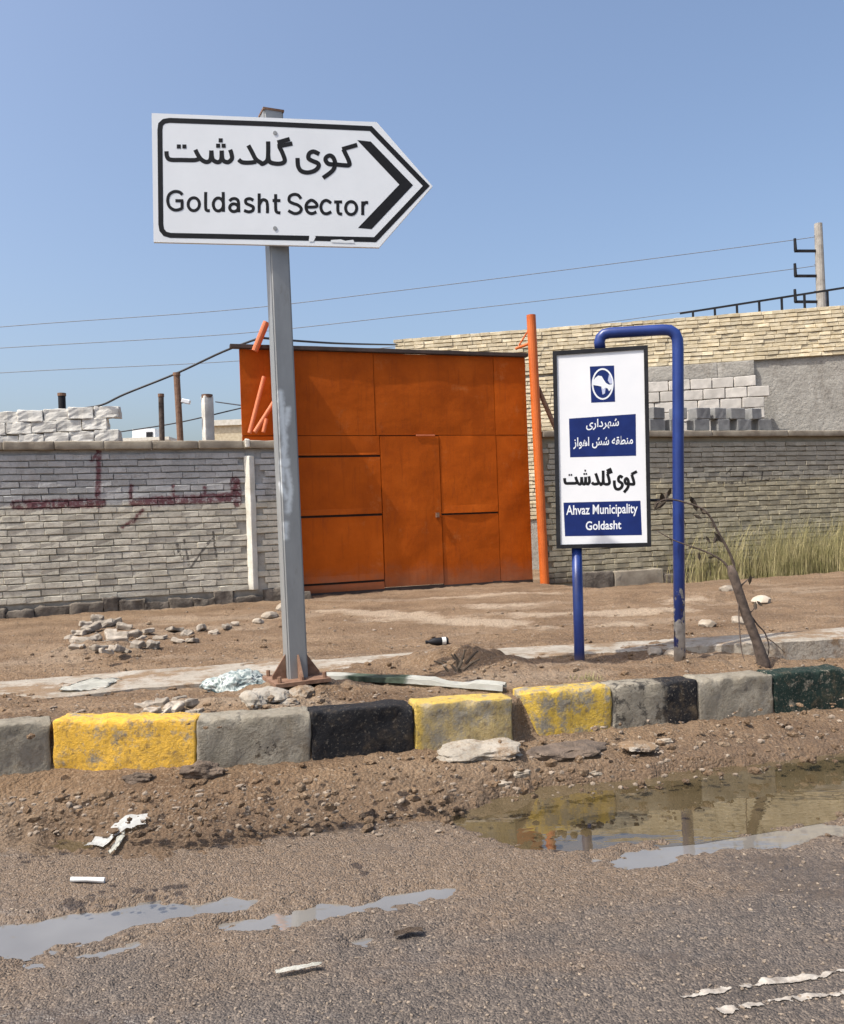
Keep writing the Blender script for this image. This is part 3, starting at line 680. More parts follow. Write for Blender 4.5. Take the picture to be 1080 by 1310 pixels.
for i in range(8):
    q = a.lerp(b_, (i+.6)/8); bm = bmesh.new(); bar(bm, (q.x, q.y, bt-.03), (q.x, q.y, q.z), 0.04); o = obj('rail_post', bm, M['blackmetal'], None, local=True); o.parent = rl
# half-built block partition in front of it
pa = thing('block_wall', 'half-built wall of pale blocks with a stepped broken end', 'wall', BF)
bwm = []
for k in range(4):
    bm = bmesh.new(); rbox(bm, (0.385, 0.19, 0.19), 0.012, (4, 2, 2), 0.006, 9, k); me = bpy.data.meshes.new('block'); bmesh.ops.recalc_face_normals(bm, faces=bm.faces); bm.to_mesh(me); bm.free(); me.materials.append(M['pale_block']); bwm.append(me)
ztop3 = bl(900, 485, -.35).z
for r in range(11):
    ends = [bl(967,495,-.35).x, bl(984,508,-.35).x, bl(977,522,-.35).x]; xe_ = ends[r] if r < 3 else ends[2]
    zc = ztop3 - 0.1 - r*0.205; xx = xe_ - 0.2; 
    while xx > bl(800, 500, -.35).x:
        if zc > 0.0: link('block', random.choice(bwm), pa, (xx, -.35+random.uniform(-.02, .02), zc), (random.uniform(-.01,.01), random.uniform(-.02,.02), random.uniform(-.05,.05)))
        xx -= 0.4
bm = bmesh.new(); box(bm, bl(806, 500, -.35).x, ends[2]-.12, -.30, -.28, -0.2, ztop3-.05); obj('mortar_core', bm, M['cream_mortar'], pa, local=True)
# loose grey blocks on the coping of the right wall
lb = []
for k in range(3):
    bm = bmesh.new(); rbox(bm, (0.30, 0.20, 0.185), 0.012, (4, 2, 2), 0.006, 9, k+9); me = bpy.data.meshes.new('grey_block'); bmesh.ops.recalc_face_normals(bm, faces=bm.faces); bm.to_mesh(me); bm.free(); me.materials.append(M['grey_block']); lb.append(me)
for (px, row, rz, ry, sx) in ((836,0,.1,0,1),(862,0,-.05,0,.8),(893,0,.05,0,1),(921,0,0,0,.75),(947,0,.04,0,.93),(974,0,-.06,0,.85),
                              (838,1,.2,.05,.8),(868,1,-.15,.04,.7),(895,1,.1,-.08,.95),(917,1,.05,.1,.75),(940,1,-.05,.02,.9),(963,1,.08,-.04,.7)):
    q = wl(px, 540, .12)
    o = link('concrete_block', random.choice(lb), None, (WF @ V((q.x, .12, RT+.003+.0925+row*.186))), (0, ry*.3, WA+rz)); o.scale = (sx, 1, .97 if row else 1)
    tag(o, 'dark grey concrete block in the lower row along the weathered wall top' if row == 0 else 'dark grey concrete block lying on the row of blocks on the wall top', 'block', 'loose grey blocks on the wall top')

# ---------------------------------------------------------------- things beyond the left wall
lbw = thing('block_wall', 'whitewashed block wall end rising behind the graffiti wall', 'wall', Matrix.Translation((dp(153, 560, 12.6).x, 12.6, 0)) @ Matrix.Rotation(math.radians(6), 4, 'Z'))
Mi = MX[lbw].inverted(); tz = (Mi @ dp(150, 519, 12.6)).z
bms = []
for k in range(4):
    bm = bmesh.new(); rbox(bm, (0.350, 0.20, 0.170), 0.010, (5, 2, 4), 0.018, 9, k+50); me = bpy.data.meshes.new('block'); bmesh.ops.recalc_face_normals(bm, faces=bm.faces); bm.to_mesh(me); bm.free(); me.materials.append(M['white_block']); bms.append(me)
for r in range(13):
    zc = tz - .085 - r*.175; off = (r % 2)*.17
    for k in range(7):
        x = -.18 - off - k*.355
        if zc > 0: link('block', random.choice(bms), lbw, (x, .1+random.uniform(-.015, .015), zc - (k*.012 if r < 3 else 0)), (random.uniform(-.02,.02), random.uniform(-.02,.02), random.uniform(-.03,.03)))
bm = bmesh.new(); box(bm, -2.5, -.24, .06, .16, -.2, tz-.12); obj('mortar_core', bm, M['cream_mortar'], lbw, local=True)
def yard_post(px, ytop, Y, r, mt, label, sq=False, lean=0.0):
    top = dp(px, ytop, Y); root = thing('yard_post', label, 'post', V((top.x, Y, 0))); bm = bmesh.new()
    if sq: rbox(bm, (2*r, 2*r, top.z+.3), .012, (2, 2, 12), .006, 5, 3, Matrix.Translation((top.x, Y, top.z/2-.15)) @ Matrix.Rotation(.6, 4, 'Z'))
    else: tube(bm, [(top.x+lean, Y, -.3), top], r, 12)
    obj('shaft', bm, mt, root, smooth=sq)
    bm = bmesh.new(); tube(bm, [top - V((0,0,.02)), top + V((0,0,.025))], r*1.15, 12); obj('cap', bm, M['rust'], root)
    return root, top
yard_post(206, 506, 12.6, .040, M['bark'], 'short dark pipe post behind the wall, without a cable', lean=-.03)
yp, ytop = yard_post(226, 479, 12.4, .047, M['rust'], 'tall brown pipe post carrying the sagging cable', lean=.08)
yard_post(265, 507, 12.5, .072, M['white_block'], 'square concrete post beyond the graffiti wall', True)
yard_post(79, 505, 13.2, .055, M['blackmetal'], 'black pipe stub above the whitewashed block wall')
lamp = thing('floodlight', 'small white floodlight head on the tall pipe post', 'lamp', dp(231, 516, 12.4))
q = dp(238, 513.5, 12.4)
bm = bmesh.new(); rbox(bm, (.13, .06, .065), .015, (2, 1, 1), 0, 1, 0, Matrix.Translation(q) @ Matrix.Rotation(.25, 4, 'Y')); obj('head', bm, M['panel_white'], lamp)
bm = bmesh.new(); tube(bm, [dp(226, 518, 12.4), q], .009, 6); obj('arm', bm, M['cable'], lamp)
def house(px0, px1, ytop, Y, name, label, mt, room=None):
    a = dp(px0, ytop, Y); b = dp(px1, ytop, Y); root = thing(name, label, 'building', V((a.x, Y, 0)))
    bm = bmesh.new(); box(bm, a.x, b.x, Y, Y+7, -.3, a.z); obj('wall', bm, mt, root)
    bm = bmesh.new(); box(bm, a.x-.1, b.x+.1, Y-.1, Y+7.1, a.z, a.z+.22); obj('parapet', bm, M['pilaster'], root)
    for k in range(2):
        bm = bmesh.new(); box(bm, a.x+(b.x-a.x)*(.2+.4*k), a.x+(b.x-a.x)*(.38+.4*k), Y-.03, Y+.05, a.z-2.0, a.z-.8); obj('window', bm, M['blackmetal'], root)
    if room:
        c = dp(room[0], room[2], Y+1); e = dp(room[1], room[2], Y+1); bm = bmesh.new(); box(bm, c.x, e.x, Y+1, Y+3, a.z+.2, c.z); r = obj('roof_room', bm, M['panel_white'], root)
        g = dp(room[3], room[2], Y+1); bm = bmesh.new(); box(bm, g.x, e.x-.15, Y+.96, Y+1.05, a.z+.3, c.z-.25); w_ = obj('window', bm, M['blackmetal'], None); w_.parent = r; w_.matrix_parent_inverse = MX[root].inverted()
house(120, 215, 566, 60, 'flat_roofed_house', 'distant white house with a small roof room', M['panel_white'], (169, 198, 549, 187))
house(272, 420, 545, 34, 'flat_roofed_house', 'distant cream house with pale parapet beside the gate', M['cream_brick'])

# ---------------------------------------------------------------- cables and power lines
def cable(name, pts, r, mt, label, cat, group=None, n=6):
    bm = bmesh.new(); tube(bm, catmull(pts, n), r, 6); return tag(obj(name, bm, mt, None, smooth=True, origin=V(pts[0])), label, cat, group)
cable('overhead_cable', [dp(40,535,12.5), dp(95,524,12.6), dp(130,518,12.6), dp(160,504,12.5), dp(226,477.5,12.4), dp(285,450,12.0), dp(333,432,11.5)], .016, M['cable'], 'black sagging cable over the pipe post to the gate post', 'cable')
cable('overhead_cable', [dp(333,432,11.5), dp(380,436,12.5), dp(440,439.5,14), dp(508,441,17.9)], .017, M['cable'], 'black cable from the gate post to the brick building', 'cable')
cable('overhead_cable', [dp(150,553,13.5), dp(226,541,13), dp(300,524,12.4), dp(312,521,12.2)], .010, M['cable'], 'thin cable low behind the yard posts', 'cable')
cable('overhead_cable', [dp(276,514,13), dp(290,516,12.8), dp(312,519,12.2)], .010, M['cable'], 'short looped cable end beside the square post', 'cable')
for i, (ys, lb_) in enumerate((((425,414,396,373,343,306,301), 'topmost thin power line crossing the sky'), ((450,442,427,406,379,343,338), 'middle thin power line crossing the sky'), ((482,474,462,444,417,378,372), 'lowest thin power line just above the brick parapet'))):
    cable('power_line', [dp(x, y, 25) for x, y in zip((-80,54,300,500,740,1022,1042), ys)], .0105, M['wire'], lb_, 'power line', 'power lines', 10)
up = thing('utility_pole', 'concrete utility pole with side brackets behind the building', 'utility pole', V((dp(1047, 320, 25).x, 25, 0)))
q = dp(1047, 286, 25); bm = bmesh.new(); tube(bm, [(q.x, 25, -.5), q], [.20, .11], 12); obj('pole', bm, M['concrete'], up)
for y in (321, 353, 386):
    bm = bmesh.new(); bar(bm, dp(1047, y, 25), dp(1017, y, 25), .07); br = obj('bracket', bm, M['blackmetal'], up)
    bm = bmesh.new(); tube(bm, [dp(1018, y, 24.98), dp(1017, y-16, 24.98)], [.05, .04], 8); i_ = obj('insulator', bm, M['blackmetal'], None); i_.parent = br; i_.matrix_parent_inverse = MX[up].inverted()
# ---------------------------------------------------------------- flat print on signs
def ribbon(pts, w, closed=False):
    pts = [V((p[0], p[1])) for p in pts]; n = len(pts); L, R = [], []
    for i in range(n):
        a = pts[(i-1) % n] if closed or i > 0 else None; b = pts[(i+1) % n] if closed or i < n-1 else None
        t1 = (pts[i]-a).normalized() if a is not None else None; t2 = (b-pts[i]).normalized() if b is not None else None
        t1 = t1 or t2; t2 = t2 or t1; t = (t1+t2); t = t.normalized() if t.length > 1e-6 else t1
        nn = V((-t.y, t.x)); k = min(2.2, 1/max(.3, nn.dot(V((-t1.y, t1.x)))))
        L.append(pts[i]+nn*w/2*k); R.append(pts[i]-nn*w/2*k)
    return L, R
class Sign:
    def __init__(s, o, n): s.o = o; s.n = n; s.k = 0
    def P(s, x, y, lift): return pl(x, y, s.o + s.n*lift, s.n)
    def strokes(s, bm, lst, w, lift=0.0008):
        for st in lst:
            st, closed = (st[0], True) if isinstance(st, tuple) and st[-1] is True else (st, False)
            L, R = ribbon(st, w, closed); s.k += 1; lf = lift + (s.k % 23)*0.00003
            a = [bm.verts.new(s.P(p.x, p.y, lf)) for p in L]; b = [bm.verts.new(s.P(p.x, p.y, lf)) for p in R]
            m = len(a)
            for i in range(m if closed else m-1): k = (i+1) % m; bm.faces.new((a[i], a[k], b[k], b[i]))
    def poly(s, bm, pts, lift=0.0008): bm.faces.new([bm.verts.new(s.P(x, y, lift)) for x, y in pts])
    def text(s, bm, body, x0, x1, yb0, yb1, hgt, lift, bold=0.0, cap=None):
        c = bpy.data.curves.new('text', 'FONT'); c.body = body; c.resolution_u = 3; c.offset = bold
        o = bpy.data.objects.new('text', c); COL.objects.link(o); bpy.context.view_layer.update()
        dg = bpy.context.evaluated_depsgraph_get(); me = bpy.data.meshes.new_from_object(o.evaluated_get(dg))
        xs = [v.co.x for v in me.vertices]; ys = [v.co.y for v in me.vertices]; ux, uw = min(xs), max(xs)-min(xs); sc = hgt/(cap or (max(ys)-min(ys)))
        vs = []
        for v in me.vertices:
            u = (v.co.x-ux)/uw; x = x0+(x1-x0)*u; y = yb0+(yb1-yb0)*u - v.co.y*sc; vs.append(bm.verts.new(s.P(x, y, lift)))
        for p in me.polygons:
            try: bm.faces.new([vs[i] for i in p.vertices])
            except ValueError: pass
        bpy.data.objects.remove(o); bpy.data.curves.remove(c); bpy.data.meshes.remove(me)
def nofix(name, bm, m, parent):                        # print: normals face the reader, no recalc
    bmesh.ops.transform(bm, matrix=MX[parent].inverted(), verts=bm.verts)
    me = bpy.data.meshes.new(name); bm.to_mesh(me); bm.free(); me.materials.append(m); o = link(name, me, parent); MX[o] = MX[parent]; return o
def extrude_panel(sg, pts, thick, m, name, parent, back=0.0):
    bm = bmesh.new(); a = [bm.verts.new(sg.P(x, y, -back)) for x, y in pts]; b = [bm.verts.new(v.co - sg.n*thick) for v in a]
    bm.faces.new(a); bm.faces.new(b[::-1])
    for i in range(len(a)): k = (i+1) % len(a); bm.faces.new((a[i], b[i], b[k], a[k]))
    return obj(name, bm, m, parent)
# ---------------------------------------------------------------- direction sign
SY = 5.12
PB = dp(379, 868, SY)
ar = thing('direction_sign', 'white arrow-shaped direction sign on a grey steel pole', 'road sign', V((PB.x, PB.y, PB.z)))
pt = dp(347, 147, SY)
bm = bmesh.new()
t = (pt-PB).normalized(); L = (pt-PB).length
sX = V((math.cos(.42), math.sin(.42), 0)); sX = (sX - t*sX.dot(t)).normalized(); sY = t.cross(sX)
PM = Matrix(((sX.x,sY.x,t.x,PB.x),(sX.y,sY.y,t.y,PB.y),(sX.z,sY.z,t.z,PB.z),(0,0,0,1)))
hw = .059
vs = box(bm, -hw, hw, -hw, hw, 0.005, L, PM)
bmesh.ops.bevel(bm, geom=[e for e in bm.edges if abs((e.verts[0].co-e.verts[1].co).length-L) < .1], offset=.010, segments=3, affect='EDGES')
obj('pole', bm, M['pole'], ar)
bm = bmesh.new(); box(bm, -hw-.004, hw+.004, -hw-.004, hw+.004, L, L+.012, PM); obj('pole_cap', bm, M['rust'], ar)
bm = bmesh.new(); box(bm, -.165, .165, -.165, .165, -.012, .010, PM); bp_ = obj('base_plate', bm, M['rust'], ar)
for k in range(4):
    a = k*math.pi/2; RM = PM @ Matrix.Rotation(a, 4, 'Z'); bm = bmesh.new()
    q = [RM @ V(c) for c in ((hw+.002,-.006,.011),(hw+.085,-.006,.011),(hw+.085,-.006,.03),(hw+.002,-.006,.15))]; q2 = [RM @ V((c[0],.006,c[2])) for c in ((hw+.002,0,.011),(hw+.085,0,.011),(hw+.085,0,.03),(hw+.002,0,.15))]
    f = [bm.verts.new(v) for v in q]; g = [bm.verts.new(v) for v in q2]; bm.faces.new(f); bm.faces.new(g[::-1])
    for i in range(4): j = (i+1) % 4; bm.faces.new((f[i], g[i], g[j], f[j]))
    obj('gusset', bm, M['rust'], ar)
    bm = bmesh.new(); c = PM @ Matrix.Rotation(a, 4, 'Z'); tube(bm, [c @ V((.135, .135, -.01)), c @ V((.135, .135, .045))], .012, 6); o = obj('bolt', bm, M['rust'], None); o.parent = bp_; o.matrix_parent_inverse = MX[ar].inverted()
an = V((math.sin(.118), -math.cos(.118), 0)); ao = dp(352, 230, SY) + V((0, -.104, 0))
sg = Sign(ao, an)
OUT = [(194,144.5),(482,156),(553.5,238),(485,316.5),(196.5,309.5)]
pan = extrude_panel(sg, OUT, .022, M['sign_white'], 'sign_panel', ar)
bm = bmesh.new(); c5 = lambda L: [(200+x/7.714, 170+y/7.714) for x, y in L]; c6 = lambda L: [(330+x/6.75, 170+y/6.75) for x, y in L]
cl = [(204.6,166),(205.5,159),(210,155),(217,153.8),(340,158.2),(474.5,164.3),(545.5,237.6),(480,306.5),(340,303.5),(218,301),(211,299),(207,294),(205.8,287)]
sg.strokes(bm, [(cl, True)], 6.4); nofix('border', bm, M['ink'], pan)
bm = bmesh.new()
sg.poly(bm, [(457,179),(511,236),(528.5,236.8),(474.5,181)]); sg.poly(bm, [(511,236),(458,291.5),(475.5,293),(528.5,236.8)]); nofix('chevron', bm, M['ink'], pan)
cm = lambda L, n=5: [(p.x, p.y) for p in catmull([(x, y, 0) for x, y in L], n)]
FARSI = [cm(c5([(100,180),(106,232),(140,263),(250,266),(360,268),(405,262),(440,245)])), cm(c5([(385,165),(410,215),(445,262),(495,286),(535,262),(543,172)])),
         cm(c5([(543,172),(555,258),(605,288),(640,262),(645,172)])), cm(c5([(645,172),(655,262),(705,288),(745,255),(742,205),(728,165)])),
         cm(c5([(812,262),(850,289),(930,292),(985,282)])), cm(c5([(908,122),(945,190),(982,258),(1030,292)]) + c6([(40,266),(78,240),(88,190),(88,72)])),
         cm(c6([(88,190),(100,246),(150,264),(205,262),(232,238),(215,180),(185,118)])), c6([(168,115),(190,112),(298,90)]), c6([(168,82),(275,52)]),
         cm(c6([(342,215),(347,285),(375,328),(430,341),(490,325),(523,292),(518,262),(470,240),(437,218),(443,178),(480,160),(530,182)])),
         cm(c6([(678,270),(615,268),(586,240),(590,210),(622,194),(652,215),(666,265),(645,325),(562,388)])), cm(c6([(665,270),(740,278),(788,276),(785,240),(762,190),(738,140)])), c6([(728,140),(752,133),(858,102)])]
dots = [(c5([(x-20, y), (x+20, y)])) for x, y in ((222,133),(277,133),(635,72),(610,125),(664,125))]
bm = bmesh.new(); sg.strokes(bm, FARSI, 5.5); sg.strokes(bm, dots, 5.2); nofix('farsi_lettering', bm, M['ink'], pan)
def ell(cx, cy, rx, ry, n=22): return [(cx+rx*math.cos(2*math.pi*i/n), cy+ry*math.sin(2*math.pi*i/n)) for i in range(n)]
LAT = [cm(c5([(258,608),(228,583),(180,577),(130,605),(112,662),(127,722),(170,756),(215,758),(256,742)])), c5([(254,748),(254,664)]), c5([(265,668),(188,668)]), (c5(ell(370,703,56,64)), True),
       cm(c5([(487,582),(487,735),(500,764),(528,766)])), (c5(ell(612,705,50,64)), True), c5([(660,582),(663,778)]), cm(c5([(722,672),(748,650),(785,649),(808,672),(812,720),(814,782)])), (c5(ell(766,737,42,38)), True),
       cm(c5([(958,664),(922,647),(884,660),(886,693),(920,710),(956,730),(950,765),(910,778),(866,764)])), c5([(1015,596),(1015,788)]), cm(c6([(12,618),(38,578),(72,586),(82,625),(82,692)])),
       cm(c6([(153,528),(153,650),(163,682),(194,690)])), c6([(126,583),(194,583)]), cm(c6([(372,568),(348,537),(310,530),(275,548),(270,585),(300,606),(345,622),(374,652),(360,685),(315,695),(262,670)])),
       cm(c6([(420,640),(503,636),(502,605),(462,580),(425,605),(415,642),(430,680),(465,696),(505,680)])), cm(c6([(632,605),(595,582),(560,595),(543,640),(560,685),(595,697),(634,680)])),
       c6([(658,595),(727,595)]), cm(c6([(690,596),(690,665),(700,694),(727,700)])), (c6(ell(805,648,48,56)), True), c6([(905,590),(905,708)]), cm(c6([(905,632),(925,602),(952,602)]))]
bm = bmesh.new(); sg.strokes(bm, LAT, 3.9); nofix('latin_lettering', bm, M['ink'], pan)
bm = bmesh.new(); sg.poly(bm, [(396,300),(395,309),(401,309),(404,303),(401,300)], .0022); sg.poly(bm, [(423,307),(436,306.2),(442,308),(452,306.6),(454,311),(424,310)], .0022); nofix('chipped_patch', bm, M['sign_white'], pan)
for py in (172, 285):
    bm = bmesh.new(); a = sg.P(300, py+2, -.03); b_ = sg.P(410, py+7, -.03); bar(bm, a, b_, .04, .02); obj('rear_rail', bm, M['pole'], ar)
for px, py in ((352,170),(352,292)):
    q = sg.P(px, py, .0); bm = bmesh.new(); tube(bm, [q + an*.004, q - an*.10], .012, 8); obj('bolt', bm, M['pole'], ar)

# ---------------------------------------------------------------- municipality sign
LB = gp(740.5, 846, 0.0); RB = gp(868.5, 846, 0.0)
bdir = V((RB.x-LB.x, RB.y-LB.y, 0)).normalized(); bn = V((bdir.y, -bdir.x, 0)); bo = LB.copy()
bs = Sign(bo, bn); mu = thing('municipality_sign', 'white municipality sign board hung in a blue pipe frame', 'sign', V((LB.x, LB.y, 0)))
PO = [(707,449),(829,441.5),(833.5,699.5),(712,702)]
def inset(p, k): 
    c = V((sum(a for a, _ in p)/4, sum(b for _, b in p)/4)); return [(a + (k if a < c.x else -k), b + (k if b < c.y else -k)) for a, b in p]
back = extrude_panel(bs, inset(PO, 3.5), .07, M['panel_white'], 'sign_face', mu, -.045)
W4 = PO; I4 = inset(PO, 5.2)
for i in range(4):
    j = (i+1) % 4; bm = bmesh.new(); q = [W4[i], W4[j], I4[j], I4[i]]
    a = [bm.verts.new(bs.P(x, y, .055)) for x, y in q]; b_ = [bm.verts.new(v.co - bn*.10) for v in a]; bm.faces.new(a); bm.faces.new(b_[::-1])
    for k in range(4): l = (k+1) % 4; bm.faces.new((a[k], b_[k], b_[l], a[l]))
    obj('frame_bar', bm, M['blackmetal'], mu)
bm = bmesh.new(); tube(bm, [bs.P(741, 846, 0) - V((0,0,.25)), bs.P(738, 700, 0)], .036, 16); obj('leg', bm, M['blue'], mu, smooth=True)
loop = [bs.P(768, 446, 0), bs.P(767, 438, 0), bs.P(768.5, 432, 0), bs.P(773, 427.5, 0), bs.P(780, 426, 0), bs.P(848, 422, 0), bs.P(857, 422.5, 0), bs.P(864, 427, 0), bs.P(867, 435, 0), bs.P(867.5, 446, 0), bs.P(868, 640, 0), bs.P(868.5, 846, 0) - V((0,0,.25))]
bm = bmesh.new(); tube(bm, loop, .038, 18); obj('pipe_frame', bm, M['blue'], mu, smooth=True)
bm = bmesh.new(); a = bs.P(831, 640, 0); b_ = bs.P(866, 640, 0); tube(bm, [a, b_], .010, 8); obj('side_clip', bm, M['blackmetal'], mu)
l1 = .0456
cx_ = lambda L: [(700+x/7.714, 440+y/7.714) for x, y in L]
bm = bmesh.new(); bs.poly(bm, cx_([(422,222),(436,580),(672,570),(662,212)]), l1); nofix('emblem_square', bm, M['navy'], back)
bm = bmesh.new(); bs.strokes(bm, [(cx_(ell(549,395,100,148,32)), True)], 2.1, .0466); nofix('emblem_ring', bm, M['white_ink'], back)
bm = bmesh.new(); bs.poly(bm, [tuple(p) for p in cx_([(450,405),(455,365),(475,335),(505,312),(540,318),(558,350),(582,385),(612,402),(642,398),(640,438),(612,466),(598,440),(575,432),(552,446),(535,420),(500,412)])][::-1], .0476); nofix('emblem_bird', bm, M['white_ink'], back)
bm = bmesh.new(); bs.poly(bm, cx_([(535,425),(548,500),(572,488),(578,434)]), .0471); bs.poly(bm, cx_([(612,300),(600,360),(620,392),(645,392),(642,345)]), .0471); nofix('emblem_shade', bm, M['pale_ink'], back)
bm = bmesh.new(); bs.poly(bm, [(728,535.5),(729.5,585),(814,583),(813.5,529.5)], l1); nofix('blue_band', bm, M['navy'], back); bm = bmesh.new(); bs.poly(bm, [(721,643),(723,686),(821.5,684.5),(819.5,640.5)], l1); nofix('blue_band', bm, M['navy'], back)
U = lambda *c: ''.join(chr(i) for i in c)
bm = bmesh.new()
bs.text(bm, U(0xFBFC,0xFEAD,0xFE8D,0xFEA9,0xFEAE,0xFEEC,0xFEB7), 750, 792, 547, 544.5, 14, .0466, .016)
bs.text(bm, U(0xFEAF,0xFE8D,0xFEEE,0xFEEB,0xFE8D,32,0xFEB6,0xFEB7,32,0xFEEA,0xFED8,0xFEC4,0xFEE8,0xFEE3), 733.5, 810, 571, 567.5, 15, .0466, .018)
nofix('farsi_lettering', bm, M['white_ink'], back)
bm = bmesh.new()
bs.text(bm, 'Ahvaz Municipality', 724.5, 816, 658.5, 656, 12.3, .0466, .016, cap=.72); bs.text(bm, 'Goldasht', 749.5, 795, 678, 676.5, 11.2, .0466, .018, cap=.72)
nofix('latin_lettering', bm, M['white_ink'], back)
def remap(L): return [(722.5 + (x-213)/(457-213)*92.5, 619.5 - (x-213)/244*3.5 + (y-206)*.62) for x, y in L]
bm = bmesh.new(); bs.strokes(bm, [remap(s) for s in FARSI], 3.7, .0457); bs.strokes(bm, [remap(s) for s in dots], 2.4, .0457); nofix('black_farsi_lettering', bm, M['ink'], back)

# ---------------------------------------------------------------- leaning dead sapling
TB = gp(977, 848, 0.0); TY = TB.y
sp = thing('dead_sapling', 'leaning dead sapling with a snapped trunk and bare branches', 'tree', V((TB.x, TB.y, TB.z)))
def T(x, y, o=0.0): return dp(x, y, TY+o)
bm = bmesh.new(); tube(bm, [T(980,862), T(977,848), T(968,820), T(956,788), T(946,758), T(937,733), T(933,724)], [.042,.039,.034,.030,.028,.032,.016], 10)
for v in bm.verts: v.co += V((NS(v.co*18), NS(v.co*18, 2), 0))*.008
obj('trunk', bm, M['bark'], sp, smooth=True)
cr = [([(940,742),(939,722),(930,700),(920,683),(908,660),(897,650),(884,645),(866,640),(850,639),(839,645)], .010, -.05), ([(936,735),(927,720),(914,711),(901,705),(884,699),(862,691),(841,679)], .009, .04),
      ([(945,768),(946,800),(949,832),(953,846)], .005, -.06), ([(952,778),(961,788),(970,800),(979,810),(984,828),(981,846)], .007, .05), ([(956,786),(964,780),(967,772)], .005, .02), ([(908,660),(900,655),(893,660)], .004, -.04), ([(920,683),(918,692),(910,690)], .004, .0), ([(944,754),(956,742),(966,738)], .006, .05), ([(979,815),(990,822),(1004,835)], .004, .03)]
for pts, r, of in cr:
    P_ = catmull([T(x, y, of*i/max(1, len(pts)-1)) for i, (x, y) in enumerate(pts)], 3); bm = bmesh.new(); tube(bm, P_, [r*(1-.65*i/len(P_)) for i in range(len(P_))], 6); obj('branch', bm, M['bark'], sp, smooth=True)
for (px, py, s_) in ((848,638,.06),(853,634,.05),(840,646,.045),(846,646,.05),(857,630,.04),(890,647,.05),(886,640,.045),(901,655,.05),(899,652,.04),(893,661,.035),(920,688,.05),(916,690,.04),(906,690,.03),(912,672,.03),(967,775,.045),(972,772,.03),(895,712,.035),(910,713,.03),(960,742,.04),(884,700,.02)):
    bm = bmesh.new(); c = T(px, py, random.uniform(-.05, .05)); R_ = Matrix.Translation(c) @ Matrix.Rotation(random.uniform(0, 6.28), 4, 'Y') @ Matrix.Rotation(random.uniform(-.8, .8), 4, 'X')
    q = [(0,0,-.9*s_),(.32*s_,.12*s_,-.2*s_),(.25*s_,.10*s_,.4*s_),(0,0,s_),(-.25*s_,.10*s_,.4*s_),(-.32*s_,.12*s_,-.2*s_)]; vv = [bm.verts.new(R_ @ V(c_)) for c_ in q]
    bm.faces.new((vv[0], vv[1], vv[2], vv[3])); bm.faces.new((vv[0], vv[3], vv[4], vv[5])); obj('dry_leaf', bm, M['leaf'], sp)

# ---------------------------------------------------------------- litter and rubble
def gnd(px, py, z=0.0):
    p = gp(px, py, z)
    for _ in range(5): p = gp(px, py, ground_z(p.x, p.y))
    return p
def rz_(p): return max(ground_z(p.x, p.y), road_z(p.x, p.y) if p.y < 5.5 else -9)
def surf(px, py):
    p = gp(px, py, -.2)
    for _ in range(6): p = gp(px, py, rz_(p))
    return p
# fallen white sheet profile beside the pole
A = gnd(412, 872); B = gnd(646, 886); N = 26; bm = bmesh.new(); rows = []
ax = (B-A); ax.z = 0; L = ax.length; ax.normalize(); sd = V((-ax.y, ax.x, 0))
for i in range(N+1):
    t = i/N; c = A + (B-A)*t; c.z = 0; off = .06*(1-abs(2*t-1)) + .006*NS((t*9, 1, 0))
    wd = .05 + .006*NS((t*7, 0, 0)); z0 = A.z+(B.z-A.z)*t+.018; hgt = .034 + .01*NS((t*5, 3, 0)) - .02*smooth(.62, .68, t)*smooth(.84, .78, t)
    rows.append([bm.verts.new(c + sd*(off+k*wd) + V((0, 0, z0+h))) for k, h in ((-1.25, .002), (-1.0, .0), (-.96, hgt*.9), (-.80, hgt), (0, hgt*.86), (.8, hgt*1.05), (.96, hgt*.9), (1.0, 0))])
for i in range(N):
    for k in range(7): bm.faces.new((rows[i][k], rows[i+1][k], rows[i+1][k+1], rows[i][k+1]))
bmesh.ops.solidify(bm, geom=bm.faces[:], thickness=.003)
tm = NT('white_dark_green_sheet'); p = tm.pos; x_, y_, z_ = tm.xyz(); 
da = tm.n('ShaderNodeVectorMath', operation='DOT_PRODUCT'); tm.l(tm.pos, da.inputs[0]); da.inputs[1].default_value = ax
tt = tm.math('SUBTRACT', da.outputs['Value'], A.dot(ax)); tt = tm.math('ADD', tt, tm.math('MULTIPLY_ADD', tm.noise(14), .12, -.06))
gm = tm.math('MULTIPLY', tm.step(tt, L*.12, L*.18), tm.step(tt, L*.50, L*.46))  # mask for a dark green stretch along part of the white
cc = tm.mix(gm, tm.ramp(tm.noise(9), [(.3, (.60,.59,.52)), (.7, (.76,.75,.68))]), tm.ramp(tm.noise(12), [(.35, (.03,.05,.03)), (.65, (.16,.20,.14))]))
wm = tm.done(cc, .55)
tag(obj('fallen_channel', bm, wm, None, origin=A.copy()), 'bent white sheet metal channel with a dark green stretch, lying beside the pole foot', 'scrap metal')
